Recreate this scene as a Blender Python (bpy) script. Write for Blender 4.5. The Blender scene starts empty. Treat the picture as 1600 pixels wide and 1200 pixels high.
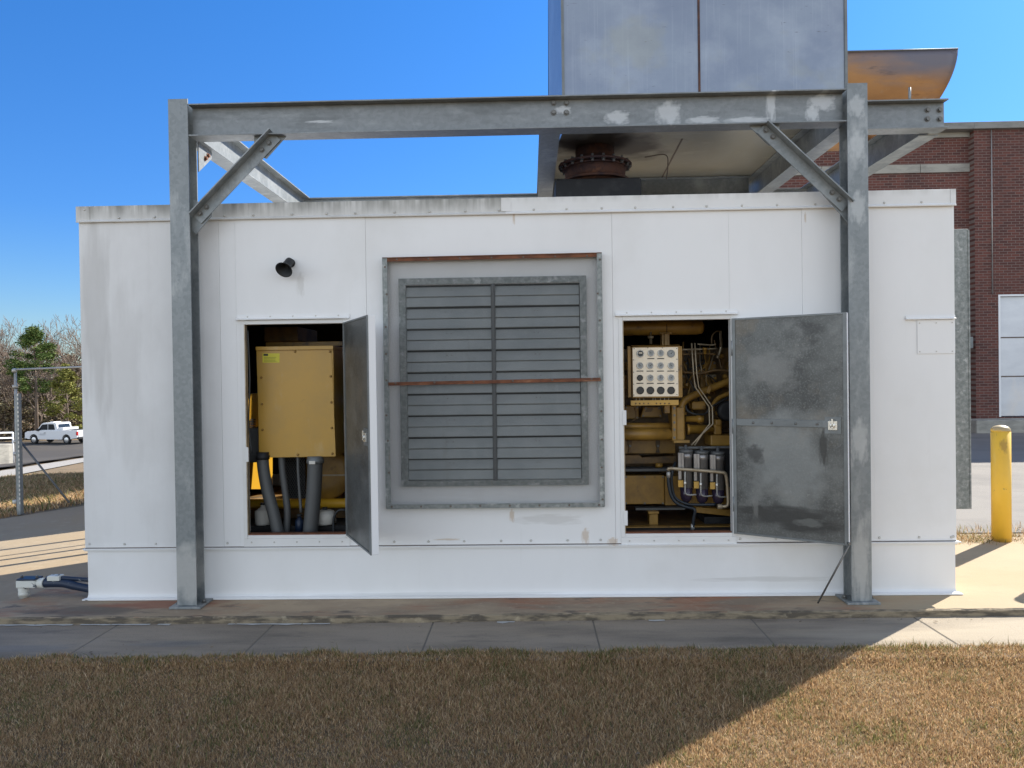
import bpy, math, random
import numpy as np
from mathutils import Vector, Matrix, Euler
random.seed(7); rng = np.random.default_rng(7)
R = math.radians
S = bpy.context.scene
COL = S.collection

# ------------------------------------------------------------------ camera
def basis(yaw, pitch, roll):
    fw = Vector((math.sin(yaw)*math.cos(pitch), math.cos(yaw)*math.cos(pitch), math.sin(pitch)))
    r = Vector((math.cos(yaw), -math.sin(yaw), 0)); u = r.cross(fw)
    return math.cos(roll)*r + math.sin(roll)*u, -math.sin(roll)*r + math.cos(roll)*u, fw
CR, CU, CF = basis(R(-1.39966573), R(-0.58664517), R(-0.80374834))
CC = Vector((.1785507, -5.0588, 1.5))
cd = bpy.data.cameras.new('camera'); cam = bpy.data.objects.new('camera', cd); COL.objects.link(cam)
cd.sensor_width = 36; cd.lens = 36*1164/1600; cd.clip_start = .05; cd.clip_end = 3000
cam.matrix_world = Matrix(((CR.x, CU.x, -CF.x, CC.x), (CR.y, CU.y, -CF.y, CC.y), (CR.z, CU.z, -CF.z, CC.z), (0, 0, 0, 1)))
S.camera = cam
def at(px, py, X=None, Y=None, Z=None):
    """real point on the plane X=, Y= or Z= seen at a photo pixel (used to measure positions)"""
    d = 1164*CF + (px-800)*CR + (600-py)*CU
    t = (X-CC.x)/d.x if X is not None else (Y-CC.y)/d.y if Y is not None else (Z-CC.z)/d.z
    return CC + d*t
# ------------------------------------------------------------------ light
SUN_AZ, SUN_EL = R(48.6), R(38.5)
w = bpy.data.worlds.new('World'); S.world = w; w.use_nodes = True
nt = w.node_tree; bg = nt.nodes['Background']
sky = nt.nodes.new('ShaderNodeTexSky'); sky.sky_type = 'NISHITA'; sky.sun_disc = False
sky.sun_elevation = SUN_EL; sky.sun_rotation = SUN_AZ; sky.air_density = 1.0; sky.dust_density = .35; sky.ozone_density = 2.2
hs = nt.nodes.new('ShaderNodeHueSaturation'); hs.inputs['Saturation'].default_value = 1.12; hs.inputs['Hue'].default_value = .497
tcw = nt.nodes.new('ShaderNodeTexCoord'); sxw = nt.nodes.new('ShaderNodeSeparateXYZ'); rw = nt.nodes.new('ShaderNodeValToRGB'); mw = nt.nodes.new('ShaderNodeMix'); mw.data_type = 'RGBA'; mw.blend_type = 'MULTIPLY'; mw.inputs[0].default_value = 1
rw.color_ramp.elements[0].position = 0; rw.color_ramp.elements[0].color = (.35, .40, .46, 1); rw.color_ramp.elements[1].position = .55; rw.color_ramp.elements[1].color = (.17, .43, .69, 1); e_ = rw.color_ramp.elements.new(.2); e_.color = (.20, .37, .60, 1)
nt.links.new(tcw.outputs['Generated'], sxw.inputs[0]); nt.links.new(sxw.outputs[2], rw.inputs[0]); nt.links.new(sky.outputs[0], hs.inputs['Color']); nt.links.new(hs.outputs[0], mw.inputs[6]); nt.links.new(rw.outputs[0], mw.inputs[7]); # added: sky half behind the camera is paled and brightened to light shaded walls
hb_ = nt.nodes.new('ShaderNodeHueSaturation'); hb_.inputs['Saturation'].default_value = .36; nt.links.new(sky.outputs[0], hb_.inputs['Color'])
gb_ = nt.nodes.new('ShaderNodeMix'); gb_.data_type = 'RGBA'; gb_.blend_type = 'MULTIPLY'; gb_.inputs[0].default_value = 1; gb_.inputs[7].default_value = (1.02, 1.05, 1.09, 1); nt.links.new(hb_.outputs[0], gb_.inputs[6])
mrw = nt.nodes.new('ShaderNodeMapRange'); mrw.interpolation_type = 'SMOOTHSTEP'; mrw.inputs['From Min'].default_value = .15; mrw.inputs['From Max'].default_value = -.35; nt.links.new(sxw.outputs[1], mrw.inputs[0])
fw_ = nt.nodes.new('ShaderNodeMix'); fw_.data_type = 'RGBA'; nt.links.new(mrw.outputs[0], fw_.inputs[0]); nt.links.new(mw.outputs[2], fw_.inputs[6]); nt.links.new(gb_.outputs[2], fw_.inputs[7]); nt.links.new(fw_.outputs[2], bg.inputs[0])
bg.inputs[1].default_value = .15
sl = bpy.data.lights.new('sun', 'SUN'); sl.energy = 5.0; sl.angle = R(.53); sl.color = (1, .93, .82)
so = bpy.data.objects.new('sun', sl); COL.objects.link(so)
sv = Vector((math.sin(SUN_AZ)*math.cos(SUN_EL), math.cos(SUN_AZ)*math.cos(SUN_EL), math.sin(SUN_EL)))
so.rotation_euler = (-sv).to_track_quat('-Z', 'Y').to_euler(); so.location = sv*60
S.view_settings.view_transform = 'Standard'; S.view_settings.look = 'None'
S.view_settings.exposure = .97; S.view_settings.gamma = 1
S.cycles.max_bounces = 8; S.cycles.diffuse_bounces = 5; S.cycles.transparent_max_bounces = 12

# ------------------------------------------------------------------ materials
def lk(nt, a, b): nt.links.new(a, b)
def mat(name, base, rough=.6, metal=0., layers=(), bump=0., bscale=60, spec=.5, brick=None, bvec=None, spots=()):
    """layers: (colour, (sx,sy,sz), low, high, strength[, kind])"""
    m = bpy.data.materials.new(name); m.use_nodes = True; nt = m.node_tree
    b = nt.nodes['Principled BSDF']; b.inputs['Roughness'].default_value = rough; b.inputs['Metallic'].default_value = metal
    b.inputs['Specular IOR Level'].default_value = spec
    tc = nt.nodes.new('ShaderNodeTexCoord'); obc = tc.outputs['Object']
    rgb = nt.nodes.new('ShaderNodeRGB'); rgb.outputs[0].default_value = (*base, 1); cur = rgb.outputs[0]
    if brick:
        bt = nt.nodes.new('ShaderNodeTexBrick'); sx = nt.nodes.new('ShaderNodeSeparateXYZ'); cx = nt.nodes.new('ShaderNodeCombineXYZ')
        lk(nt, obc, sx.inputs[0]); lk(nt, sx.outputs[brick], cx.inputs[0]); lk(nt, sx.outputs['Z'], cx.inputs[1])
        lk(nt, cx.outputs[0], bt.inputs['Vector'])
        bt.inputs['Scale'].default_value = 1; bt.inputs['Brick Width'].default_value = .203; bt.inputs['Row Height'].default_value = .0677
        bt.inputs['Mortar Size'].default_value = .006; bt.inputs['Mortar Smooth'].default_value = .1
        bt.inputs['Color1'].default_value = (.14, .047, .035, 1); bt.inputs['Color2'].default_value = (.072, .028, .024, 1); bt.inputs['Mortar'].default_value = (.19, .145, .125, 1)
        bt.inputs['Bias'].default_value = -.1
        cur = bt.outputs[0]
    for L in layers:
        col, sc, lo, hi, st = L[:5]; kind = L[5] if len(L) > 5 else 'noise'
        mp = nt.nodes.new('ShaderNodeMapping'); mp.inputs['Scale'].default_value = sc; lk(nt, obc, mp.inputs[0])
        if kind == 'noise':
            n = nt.nodes.new('ShaderNodeTexNoise'); n.inputs['Scale'].default_value = 1; n.inputs['Detail'].default_value = 6; n.inputs['Roughness'].default_value = .62; o = n.outputs[0]
        elif kind == 'voronoi':
            n = nt.nodes.new('ShaderNodeTexVoronoi'); n.inputs['Scale'].default_value = 1; sxx = nt.nodes.new('ShaderNodeSeparateColor'); lk(nt, n.outputs['Color'], sxx.inputs[0]); o = sxx.outputs[0]
        elif kind == 'z':      # grime that fades from a height: sc = scale of the break-up noise, lo..hi heights, real dirt under the roof edge
            n = None
        if kind in ('noise', 'voronoi'):
            lk(nt, mp.outputs[0], n.inputs['Vector'])
            mr = nt.nodes.new('ShaderNodeMapRange'); mr.inputs['From Min'].default_value = lo; mr.inputs['From Max'].default_value = hi; lk(nt, o, mr.inputs[0]); fac = mr.outputs[0]
        else:
            n = nt.nodes.new('ShaderNodeTexNoise'); n.inputs['Scale'].default_value = 1; n.inputs['Detail'].default_value = 5; lk(nt, mp.outputs[0], n.inputs['Vector'])
            sx = nt.nodes.new('ShaderNodeSeparateXYZ'); lk(nt, obc, sx.inputs[0])
            mr = nt.nodes.new('ShaderNodeMapRange'); mr.inputs['From Min'].default_value = lo; mr.inputs['From Max'].default_value = hi; lk(nt, sx.outputs[2 if kind == 'z' else 0], mr.inputs[0])
            mr2 = nt.nodes.new('ShaderNodeMapRange'); mr2.inputs['From Min'].default_value = .38; mr2.inputs['From Max'].default_value = .66; lk(nt, n.outputs[0], mr2.inputs[0])
            mu = nt.nodes.new('ShaderNodeMath'); mu.operation = 'MULTIPLY'; lk(nt, mr.outputs[0], mu.inputs[0]); lk(nt, mr2.outputs[0], mu.inputs[1]); fac = mu.outputs[0]
        ml = nt.nodes.new('ShaderNodeMath'); ml.operation = 'MULTIPLY'; ml.inputs[1].default_value = st; lk(nt, fac, ml.inputs[0])
        mx = nt.nodes.new('ShaderNodeMix'); mx.data_type = 'RGBA'; lk(nt, ml.outputs[0], mx.inputs[0]); lk(nt, cur, mx.inputs[6]); mx.inputs[7].default_value = (*col, 1)
        cur = mx.outputs[2]
    for (col, c, rad, st) in spots:      # worn / washed spots, painted light and shade, with a place of their own
        mp = nt.nodes.new('ShaderNodeMapping'); lk(nt, obc, mp.inputs[0])
        mp.inputs['Scale'].default_value = (1/rad[0], 1/rad[1], 1/rad[2]); mp.inputs['Location'].default_value = (-c[0]/rad[0], -c[1]/rad[1], -c[2]/rad[2])
        nz = nt.nodes.new('ShaderNodeTexNoise'); nz.inputs['Scale'].default_value = 1.7; nz.inputs['Detail'].default_value = 6; lk(nt, mp.outputs[0], nz.inputs['Vector'])
        vl = nt.nodes.new('ShaderNodeVectorMath'); vl.operation = 'LENGTH'; lk(nt, mp.outputs[0], vl.inputs[0])
        ad = nt.nodes.new('ShaderNodeMath'); ad.operation = 'MULTIPLY_ADD'; lk(nt, nz.outputs[0], ad.inputs[0]); ad.inputs[1].default_value = 1.6; lk(nt, vl.outputs['Value'], ad.inputs[2])
        mr = nt.nodes.new('ShaderNodeMapRange'); mr.inputs['From Min'].default_value = 1.82; mr.inputs['From Max'].default_value = 1.38; lk(nt, ad.outputs[0], mr.inputs[0])
        ml = nt.nodes.new('ShaderNodeMath'); ml.operation = 'MULTIPLY'; ml.inputs[1].default_value = st; lk(nt, mr.outputs[0], ml.inputs[0])
        mx = nt.nodes.new('ShaderNodeMix'); mx.data_type = 'RGBA'; lk(nt, ml.outputs[0], mx.inputs[0]); lk(nt, cur, mx.inputs[6]); mx.inputs[7].default_value = (*col, 1)
        cur = mx.outputs[2]
    lk(nt, cur, b.inputs['Base Color'])
    if bump:
        n = nt.nodes.new('ShaderNodeTexNoise'); n.inputs['Scale'].default_value = bscale; n.inputs['Detail'].default_value = 5; lk(nt, obc, n.inputs['Vector'])
        bp = nt.nodes.new('ShaderNodeBump'); bp.inputs['Strength'].default_value = bump; bp.inputs['Distance'].default_value = .01
        lk(nt, n.outputs[0], bp.inputs['Height']); lk(nt, bp.outputs[0], b.inputs['Normal'])
    return m
M = {}
M['white'] = mat('white_paint', (.80, .80, .79), .42, 0, [((.66, .66, .64), (1.2, 1.2, .5), .45, .75, .45), ((.60, .59, .56), (16, 16, .8), .64, .80, .22),
    ((.60, .585, .54), (.8, .8, .8), .52, .72, .35), ((.36, .26, .16), (11, 11, 7), .73, .79, .7)], .06, 5,
    spots=[((.50, .36, .22), (at(x, y, Y=0).x, 0, at(x, y, Y=0).z), (rx, .3, rz), .55) for x, y, rx, rz in ((800, 806, .02, .05), (915, 838, .03, .06), (958, 846, .04, .03), (700, 843, .10, .008), (1000, 840, .02, .02), (1258, 340, .008, .04), (803, 341, .01, .05))] +
    [((.55, .54, .51), (at(x, y, Y=0).x, 0, at(x, y, Y=0).z), (rx, .3, rz), .5) for x, y, rx, rz in ((1200, 905, .5, .02), (700, 928, .9, .015), (470, 445, .03, .09), (860, 812, .25, .04))])
M['white_left'] = mat('white_paint_grimy', (.74, .74, .73), .5, 0, [((.54, .53, .51), (2.5, 2.5, 1.5), .44, .76, .5), ((.50, .49, .46), (20, 20, 1.2), .54, .8, .15)], .06, 5,
    spots=[((.38, .37, .35), (-2.80, 0, 1.95), (.12, .4, .8), .4), ((.46, .45, .43), (-2.62, 0, 1.5), (.16, .4, .7), .25)])
M['trim'] = mat('white_trim', (.76, .76, .745), .45, 0, [((.34, .33, .30), (16, 16, 3), 2.66, 2.735, .7, 'z'), ((.64, .63, .59), (3, 3, 3), .4, .7, .4)], .04, 10)
M['trim_dirty'] = mat('white_trim_streaked', (.66, .655, .63), .55, 0, [((.50, .49, .45), (5, 5, 5), .4, .7, .6), ((.14, .14, .12), (9, 9, 4), 2.615, 2.725, .9, 'z'), ((.22, .22, .19), (38, 38, 2.5), 2.60, 2.71, .7, 'z')], .04, 10)
M['galv'] = mat('galvanised_steel', (.25, .27, .275), .5, .45, [((.19, .21, .215), (48, 48, 48), .2, .9, .6, 'voronoi'), ((.48, .50, .50), (6, 6, 3), .5, .72, .55), ((.20, .21, .21), (3, 3, 9), .52, .75, .5)], .05, 90)
M['galv_beam'] = mat('galvanised_beam', (.235, .25, .255), .5, .45, [((.18, .195, .20), (48, 48, 48), .2, .9, .5, 'voronoi'), ((.38, .40, .40), (5, 8, 14), .52, .72, .5), ((.13, .14, .14), (2.5, 3, 12), .50, .70, .6)], .05, 90,
    spots=[((.62, .63, .63), (at(x, y, Y=-.14).x, -.14, at(x, y, Y=-.14).z), (rx, .3, rz), .6) for x, y, rx, rz in
        ((965, 184, .09, .05), (1045, 178, .09, .09), (1100, 188, .12, .03), (1205, 165, .035, .12), (1170, 188, .16, .025), (1285, 160, .10, .06), (1270, 178, .05, .06), (880, 172, .06, .03), (500, 190, .1, .01))])
M['galv_col'] = mat('galvanised_column', (.245, .265, .27), .5, .45, [((.185, .205, .21), (48, 48, 48), .2, .9, .6, 'voronoi'), ((.50, .51, .50), (8, 8, 3), .52, .74, .6), ((.30, .26, .22), (10, 10, 4), .68, .8, .5)], .05, 90,
    spots=[((.55, .56, .55), (2.3, -.2, z), (.06, .3, rz), .5) for z, rz in ((.25, .30), (1.05, .16), (2.95, .10), (3.2, .08), (2.55, .12))] + [((.62, .61, .58), (-2.1, -.2, .22), (.2, .3, .22), .5)])
M['galv_dull'] = mat('dull_galvanised_sheet', (.20, .215, .215), .5, .4, [((.12, .13, .13), (4, 4, 8), .42, .7, .7), ((.33, .34, .33), (20, 20, 3), .58, .8, .5), ((.15, .12, .09), (12, 12, 1.5), .62, .8, .5)], .05, 50)
M['blade'] = mat('louvre_blade_sheet', (.29, .305, .295), .5, .35, [((.21, .23, .23), (2.5, 3, 5), .40, .66, .7), ((.33, .345, .33), (16, 16, 2.5), .56, .76, .5), ((.17, .15, .12), (14, 14, 1.5), .62, .8, .4)], .05, 50)
M['galv_frame'] = mat('mottled_galvanised_frame', (.27, .285, .275), .5, .4, [((.15, .17, .165), (38, 38, 38), .40, .60, .8), ((.55, .56, .55), (18, 18, 18), .56, .68, .6), ((.25, .17, .10), (16, 16, 4), .64, .78, .5)], .1, 60)
M['door_in'] = mat('door_inner_sheet', (.125, .13, .125), .45, .45, [((.065, .067, .065), (3, 3, 4), .42, .62, .8), ((.22, .23, .22), (90, 90, 90), .50, .66, .45), ((.25, .255, .245), (5, 5, 6), .52, .70, .45), ((.20, .165, .12), (3.5, 3.5, 3), .54, .72, .5), ((.05, .05, .05), (5, 5, 7), .60, .68, .5), ((.34, .34, .32), (26, 26, 20), .66, .70, .35)], .08, 40,
    spots=[((.27, .285, .28), (1.83, -.2, .92), (.30, .4, .36), .6), ((.045, .045, .043), (1.85, -.2, .55), (.42, .4, .09), .85), ((.045, .045, .042), (2.02, -.3, 1.02), (.025, .4, .13), .8), ((.05, .05, .05), (1.66, -.1, .96), (.06, .4, .07), .7), ((.20, .21, .20), (1.95, -.2, .54), (.09, .4, .03), .5), ((.22, .22, .21), (1.66, -.2, .60), (.02, .4, .09), .5), ((.23, .23, .22), (1.75, -.2, 1.5), (.16, .4, .14), .5)])
M['rust'] = mat('rusty_steel', (.20, .075, .035), .8, .1, [((.09, .035, .02), (14, 30, 30), .4, .6, .8), ((.38, .20, .11), (7, 40, 40), .58, .72, .6)], .3, 80)
M['bolt'] = mat('bolt_steel', (.20, .20, .19), .5, .6, [((.10, .09, .08), (90, 90, 90), .4, .6, .5)])
M['screw'] = mat('painted_screw', (.55, .54, .50), .5, .2)
M['darkhole'] = mat('dark_hole', (.02, .02, .02), .9)
M['house'] = mat('housing_panel', (.27, .31, .37), .38, .55, [((.20, .235, .31), (1.7, 1.7, 2.2), .40, .64, .6), ((.42, .455, .50), (2.6, 2.6, 3.0), .46, .80, .55), ((.30, .30, .22), (1.2, 1.2, 1.5), .58, .70, .45), ((.08, .06, .05), (7, 7, 45), .66, .71, .8), ((.08, .06, .05), (40, 40, 9), .69, .74, .6), ((.50, .53, .58), (60, 60, .8), .55, .8, .35)], .02, 6,
    spots=[((.36, .35, .25), (-.45, -.7, .62), (.26, .4, .22), .3)])
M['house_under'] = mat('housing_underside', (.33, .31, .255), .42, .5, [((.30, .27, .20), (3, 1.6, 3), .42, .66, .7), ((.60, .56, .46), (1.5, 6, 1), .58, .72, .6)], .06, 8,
    spots=[((.05, .04, .03), (-.62, -.28, 0), (.55, .42, .4), .9)])  # dark spot by the riser is shade painted in
M['seam'] = mat('seam_sealant', (.13, .10, .08), .7)
M['exh_rust'] = mat('exhaust_rust', (.13, .062, .042), .75, .25, [((.05, .035, .04), (9, 9, 9), .42, .6, .8), ((.28, .125, .065), (11, 11, 11), .58, .7, .7)], .25, 60)
M['black'] = mat('black_paint', (.008, .009, .011), .6, 0, [((.05, .05, .05), (8, 8, 8), .5, .7, .5)])
M['duct'] = mat('reflection_tinted_duct', (.44, .23, .09), .5, .45, [((.30, .155, .07), (2.5, 6, 6), .42, .66, .6), ((.16, .17, .21), (2, 7, 7), .52, .72, .4), ((.10, .06, .04), (5, 22, 22), .60, .70, .6), ((.42, .30, .20), (9, 9, 9), .62, .72, .4)], .08, 9,
    spots=[((.13, .14, .18), (.3, -.4, .84), (2.2, .45, .48), .9)])  # dark blue top over orange is shading and reflection painted in
M['cat'] = mat('ochre_machine_paint', (.36, .20, .035), .42, 0, [((.17, .095, .025), (6, 6, 6), .40, .66, .8), ((.36, .25, .11), (12, 12, 3), .62, .8, .3), ((.05, .03, .02), (10, 10, 10), .60, .72, .75)], .06, 30)
M['cat_dark'] = mat('grimy_ochre_paint', (.19, .105, .028), .5, 0, [((.05, .035, .02), (8, 8, 8), .40, .62, .85)], .08, 30)
M['cabinet'] = mat('tan_cabinet_paint', (.50, .29, .05), .36, 0, [((.36, .235, .07), (3, 3, 3), .45, .7, .6), ((.54, .40, .20), (8, 8, 3.5), .60, .74, .45), ((.22, .14, .05), (14, 14, 14), .68, .76, .5)], .03, 20)
M['yellow'] = mat('bright_yellow_paint', (.75, .42, .03), .4)
M['panelface'] = mat('gauge_panel_face', (.80, .70, .55), .35, .15, [((.66, .56, .42), (9, 9, 9), .45, .7, .5)])
M['gauge_w'] = mat('gauge_dial_grey', (.25, .26, .255), .3, 0, [((.26, .27, .27), (70, 70, 70), .45, .62, .7)])
M['bezel'] = mat('gauge_bezel', (.70, .68, .62), .25, .6)
M['gauge_b'] = mat('gauge_dial_black', (.012, .013, .015), .25)
M['steel_tube'] = mat('weathered_tube', (.36, .30, .21), .4, .4, [((.22, .16, .09), (20, 20, 20), .45, .65, .6)])
M['filter'] = mat('filter_canister', (.33, .32, .31), .35, .6, [((.13, .115, .105), (16, 16, 5), .45, .68, .7)])
M['filter_dark'] = mat('filter_bowl', (.035, .025, .045), .2, .2)
M['rubber'] = mat('dark_rubber', (.025, .028, .03), .6, 0, [((.06, .06, .06), (20, 20, 20), .5, .7, .5)])
M['conduit'] = mat('grey_conduit', (.095, .10, .10), .5, .1, [((.09, .09, .09), (9, 9, 4), .45, .7, .6)], .05, 40)
M['hose'] = mat('blue_black_hose', (.009, .015, .022), .45)
M['intdark'] = mat('interior_dark', (.022, .021, .020), .85, 0, [((.02, .02, .02), (5, 5, 5), .4, .7, .7)])
M['sticker'] = mat('warning_sticker', (.62, .56, .04), .5)
M['ink'] = mat('black_ink', (.02, .02, .02), .6)
M['jug'] = mat('white_plastic_jug', (.62, .60, .54), .5)
M['blue'] = mat('flaking_blue_paint', (.010, .022, .05), .45, 0, [((.42, .43, .40), (16, 16, 30), .64, .68, .9)], .1, 60)
M['wpaint'] = mat('chipped_white_paint', (.62, .63, .58), .5, 0, [((.03, .05, .08), (22, 22, 22), .60, .64, .9)], .1, 60)
M['bollard'] = mat('yellow_bollard_paint', (.78, .49, .05), .5, 0, [((.66, .40, .05), (4, 4, 3), .45, .7, .6), ((.16, .13, .08), (30, 30, 30), .66, .70, .6), ((.74, .62, .22), (20, 20, 4), .6, .8, .4)], .08, 40,
    spots=[((.30, .27, .20), (0, 0, 1.06), (.2, .2, .06), .8), ((.30, .17, .05), (-.02, -.1, .88), (.035, .2, .07), .6), ((.45, .28, .06), (0, 0, .03), (.2, .2, .06), .6)])
M['concrete'] = mat('slab_concrete', (.38, .29, .19), .85, 0, [((.18, .135, .095), (.9, 2.6, 1), .40, .62, .8), ((.30, .11, .05), (1.1, 4, 1), .50, .66, .75), ((.065, .055, .05), (2.6, 8, 3), .58, .68, .85), ((.50, .42, .31), (16, 16, 16), .55, .75, .3)], .25, 70,
    spots=[((.39, .305, .185), (4.2, .3, 0), (2.1, 2.1, .5), .85), ((.42, .24, .12), (3.6, .35, 0), (.5, .35, .5), .3), ((.22, .18, .12), (4.9, .9, 0), (.5, .2, .5), .4), ((.26, .20, .13), (3.9, -.1, 0), (.35, .1, .5), .4), ((.055, .05, .045), (-2.75, -.25, 0), (.45, .14, .3), .6), ((.24, .08, .045), (-2.3, -.12, 0), (.5, .10, .3), .7)])  # first spot paints the sunlit right end of the slab paler
M['slab_edge'] = mat('slab_edge_concrete', (.26, .21, .14), .9, 0, [((.07, .058, .045), (6, 6, 30), .42, .58, .85), ((.52, .44, .30), (11, 11, 11), .60, .72, .6)], .3, 60)
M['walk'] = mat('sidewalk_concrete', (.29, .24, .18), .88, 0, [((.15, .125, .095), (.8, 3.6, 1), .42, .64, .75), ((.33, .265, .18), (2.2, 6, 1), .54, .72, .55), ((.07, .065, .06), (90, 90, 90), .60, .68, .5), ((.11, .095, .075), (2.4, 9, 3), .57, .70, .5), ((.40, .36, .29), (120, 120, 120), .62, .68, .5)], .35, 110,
    spots=[((.17, .18, .19), (at(x, y, Z=-.04).x, at(x, y, Z=-.04).y, -.04), (rx, .06, .2), .3) for x, y, rx in ((270, 1005, .3), (35, 1012, .4))] + [((.40, .34, .25), (3.6, -.62, -.04), (1.9, .30, .3), .75)])  # last spot lays sunlight into the right stretch of the walk
M['joint'] = mat('joint_filler', (.15, .135, .11), .95)
M['efflo'] = mat('white_residue', (.5, .5, .47), .9)
M['drive'] = mat('driveway_concrete', (.31, .235, .145), .85, 0, [((.30, .25, .18), (.5, .9, 1), .42, .68, .6), ((.17, .15, .12), (2.5, 2.5, 2), .60, .72, .5), ((.50, .42, .30), (9, 9, 9), .55, .75, .3)], .2, 60)
M['asphalt'] = mat('pale_worn_asphalt', (.23, .215, .195), .9, 0, [((.23, .215, .185), (40, 40, 40), .48, .66, .7), ((.10, .10, .10), (.5, .8, 1), .45, .7, .5), ((.07, .07, .07), (1, 7, 1), .62, .7, .5)], .35, 120)
M['lot'] = mat('lot_asphalt', (.052, .045, .038), .9, 0, [((.085, .07, .05), (.12, .3, .2), .45, .65, .7)], .2, 30)
M['gravel'] = mat('pale_gravel', (.36, .34, .31), .95, 0, [((.20, .19, .17), (30, 30, 30), .45, .6, .8)], .4, 60)
M['ground'] = mat('dry_turf_soil', (.20, .14, .08), .95, 0, [((.085, .075, .035), (1.5, 1.5, 1.5), .45, .62, .7), ((.23, .165, .09), (45, 45, 45), .5, .66, .7)], .6, 80)
M['brick'] = mat('red_brick', (.2, .05, .03), .85, 0, [((.05, .03, .028), (.6, .6, .35), .52, .75, .4)], .1, 30, brick='X')
M['brick_side'] = mat('red_brick_side', (.2, .05, .03), .85, 0, [((.05, .03, .028), (.6, .6, .35), .52, .75, .4)], .1, 30, brick='Y')
M['stone'] = mat('cast_stone', (.36, .345, .30), .85, 0, [((.17, .165, .15), (2, 2, 5), .45, .7, .7)], .1, 30)
M['coping'] = mat('weathered_coping', (.25, .245, .225), .7, .1, [((.12, .12, .11), (2, 2, 5), .45, .7, .7)])
M['alu'] = mat('aluminium_door', (.62, .64, .67), .35, .35, [((.50, .52, .56), (.8, .8, 2.2), .4, .65, .7), ((.72, .66, .60), (1.2, 1.2, .7), .55, .7, .5)], .03, 5)
M['truck'] = mat('truck_white', (.78, .79, .80), .25)
M['glass'] = mat('dark_glass', (.02, .025, .03), .08)
M['tyre'] = mat('tyre_rubber', (.018, .018, .018), .8)
M['rim'] = mat('wheel_rim', (.55, .55, .55), .3, .7)
M['redlight'] = mat('red_lens', (.45, .02, .02), .3)
M['bark'] = mat('grey_bark', (.20, .15, .115), .9, 0, [((.09, .07, .055), (6, 6, 1), .4, .7, .7)], .2, 20)
M['pipewhite'] = mat('galvanised_pipe', (.42, .42, .40), .45, .5, [((.25, .22, .19), (8, 8, 3), .5, .7, .6)])
M['letter'] = mat('grey_lettering', (.18, .19, .24), .5)
def leafmat(name, c1, c2, c3, rough=.7):
    m = bpy.data.materials.new(name); m.use_nodes = True; nt = m.node_tree; b = nt.nodes['Principled BSDF']
    g = nt.nodes.new('ShaderNodeNewGeometry'); r = nt.nodes.new('ShaderNodeValToRGB')
    r.color_ramp.elements[0].color = (*c1, 1); r.color_ramp.elements[1].color = (*c3, 1); e = r.color_ramp.elements.new(.5); e.color = (*c2, 1)
    lk(nt, g.outputs['Random Per Island'], r.inputs[0]); lk(nt, r.outputs[0], b.inputs['Base Color']); b.inputs['Roughness'].default_value = rough
    b.inputs['Specular IOR Level'].default_value = .25
    return m
M['pine'] = leafmat('pine_needles', (.045, .085, .018), (.085, .135, .028), (.15, .18, .04))
M['pine2'] = leafmat('cedar_foliage', (.12, .13, .03), (.19, .19, .04), (.27, .25, .06))
M['brush'] = leafmat('dry_brush', (.10, .075, .05), (.20, .15, .10), (.24, .21, .10))
def grassmat():
    m = bpy.data.materials.new('dry_grass_blades'); m.use_nodes = True; nt = m.node_tree; b = nt.nodes['Principled BSDF']
    g = nt.nodes.new('ShaderNodeNewGeometry'); r = nt.nodes.new('ShaderNodeValToRGB')
    E = r.color_ramp.elements; E[0].color = (.17, .095, .045, 1); E[1].color = (.86, .68, .44, 1)
    for p, c in ((.25, (.36, .225, .11)), (.6, (.55, .365, .19)), (.88, (.68, .49, .275))): e = E.new(p); e.color = (*c, 1)
    lk(nt, g.outputs['Random Per Island'], r.inputs[0])
    a = nt.nodes.new('ShaderNodeAttribute'); a.attribute_name = 'green'; gr = nt.nodes.new('ShaderNodeValToRGB')
    gr.color_ramp.elements[0].color = (.10, .12, .035, 1); gr.color_ramp.elements[1].color = (.30, .28, .11, 1)
    lk(nt, g.outputs['Random Per Island'], gr.inputs[0])
    mx = nt.nodes.new('ShaderNodeMix'); mx.data_type = 'RGBA'; lk(nt, a.outputs['Fac'], mx.inputs[0]); lk(nt, r.outputs[0], mx.inputs[6]); lk(nt, gr.outputs[0], mx.inputs[7])
    lk(nt, mx.outputs[2], b.inputs['Base Color']); b.inputs['Roughness'].default_value = .7; b.inputs['Specular IOR Level'].default_value = .2
    tr = nt.nodes.new('ShaderNodeBsdfTranslucent'); lk(nt, mx.outputs[2], tr.inputs[0]); ms = nt.nodes.new('ShaderNodeMixShader'); ms.inputs[0].default_value = .42
    lk(nt, b.outputs[0], ms.inputs[1]); lk(nt, tr.outputs[0], ms.inputs[2]); lk(nt, ms.outputs[0], nt.nodes['Material Output'].inputs[0])
    return m
M['grass'] = grassmat()
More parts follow.
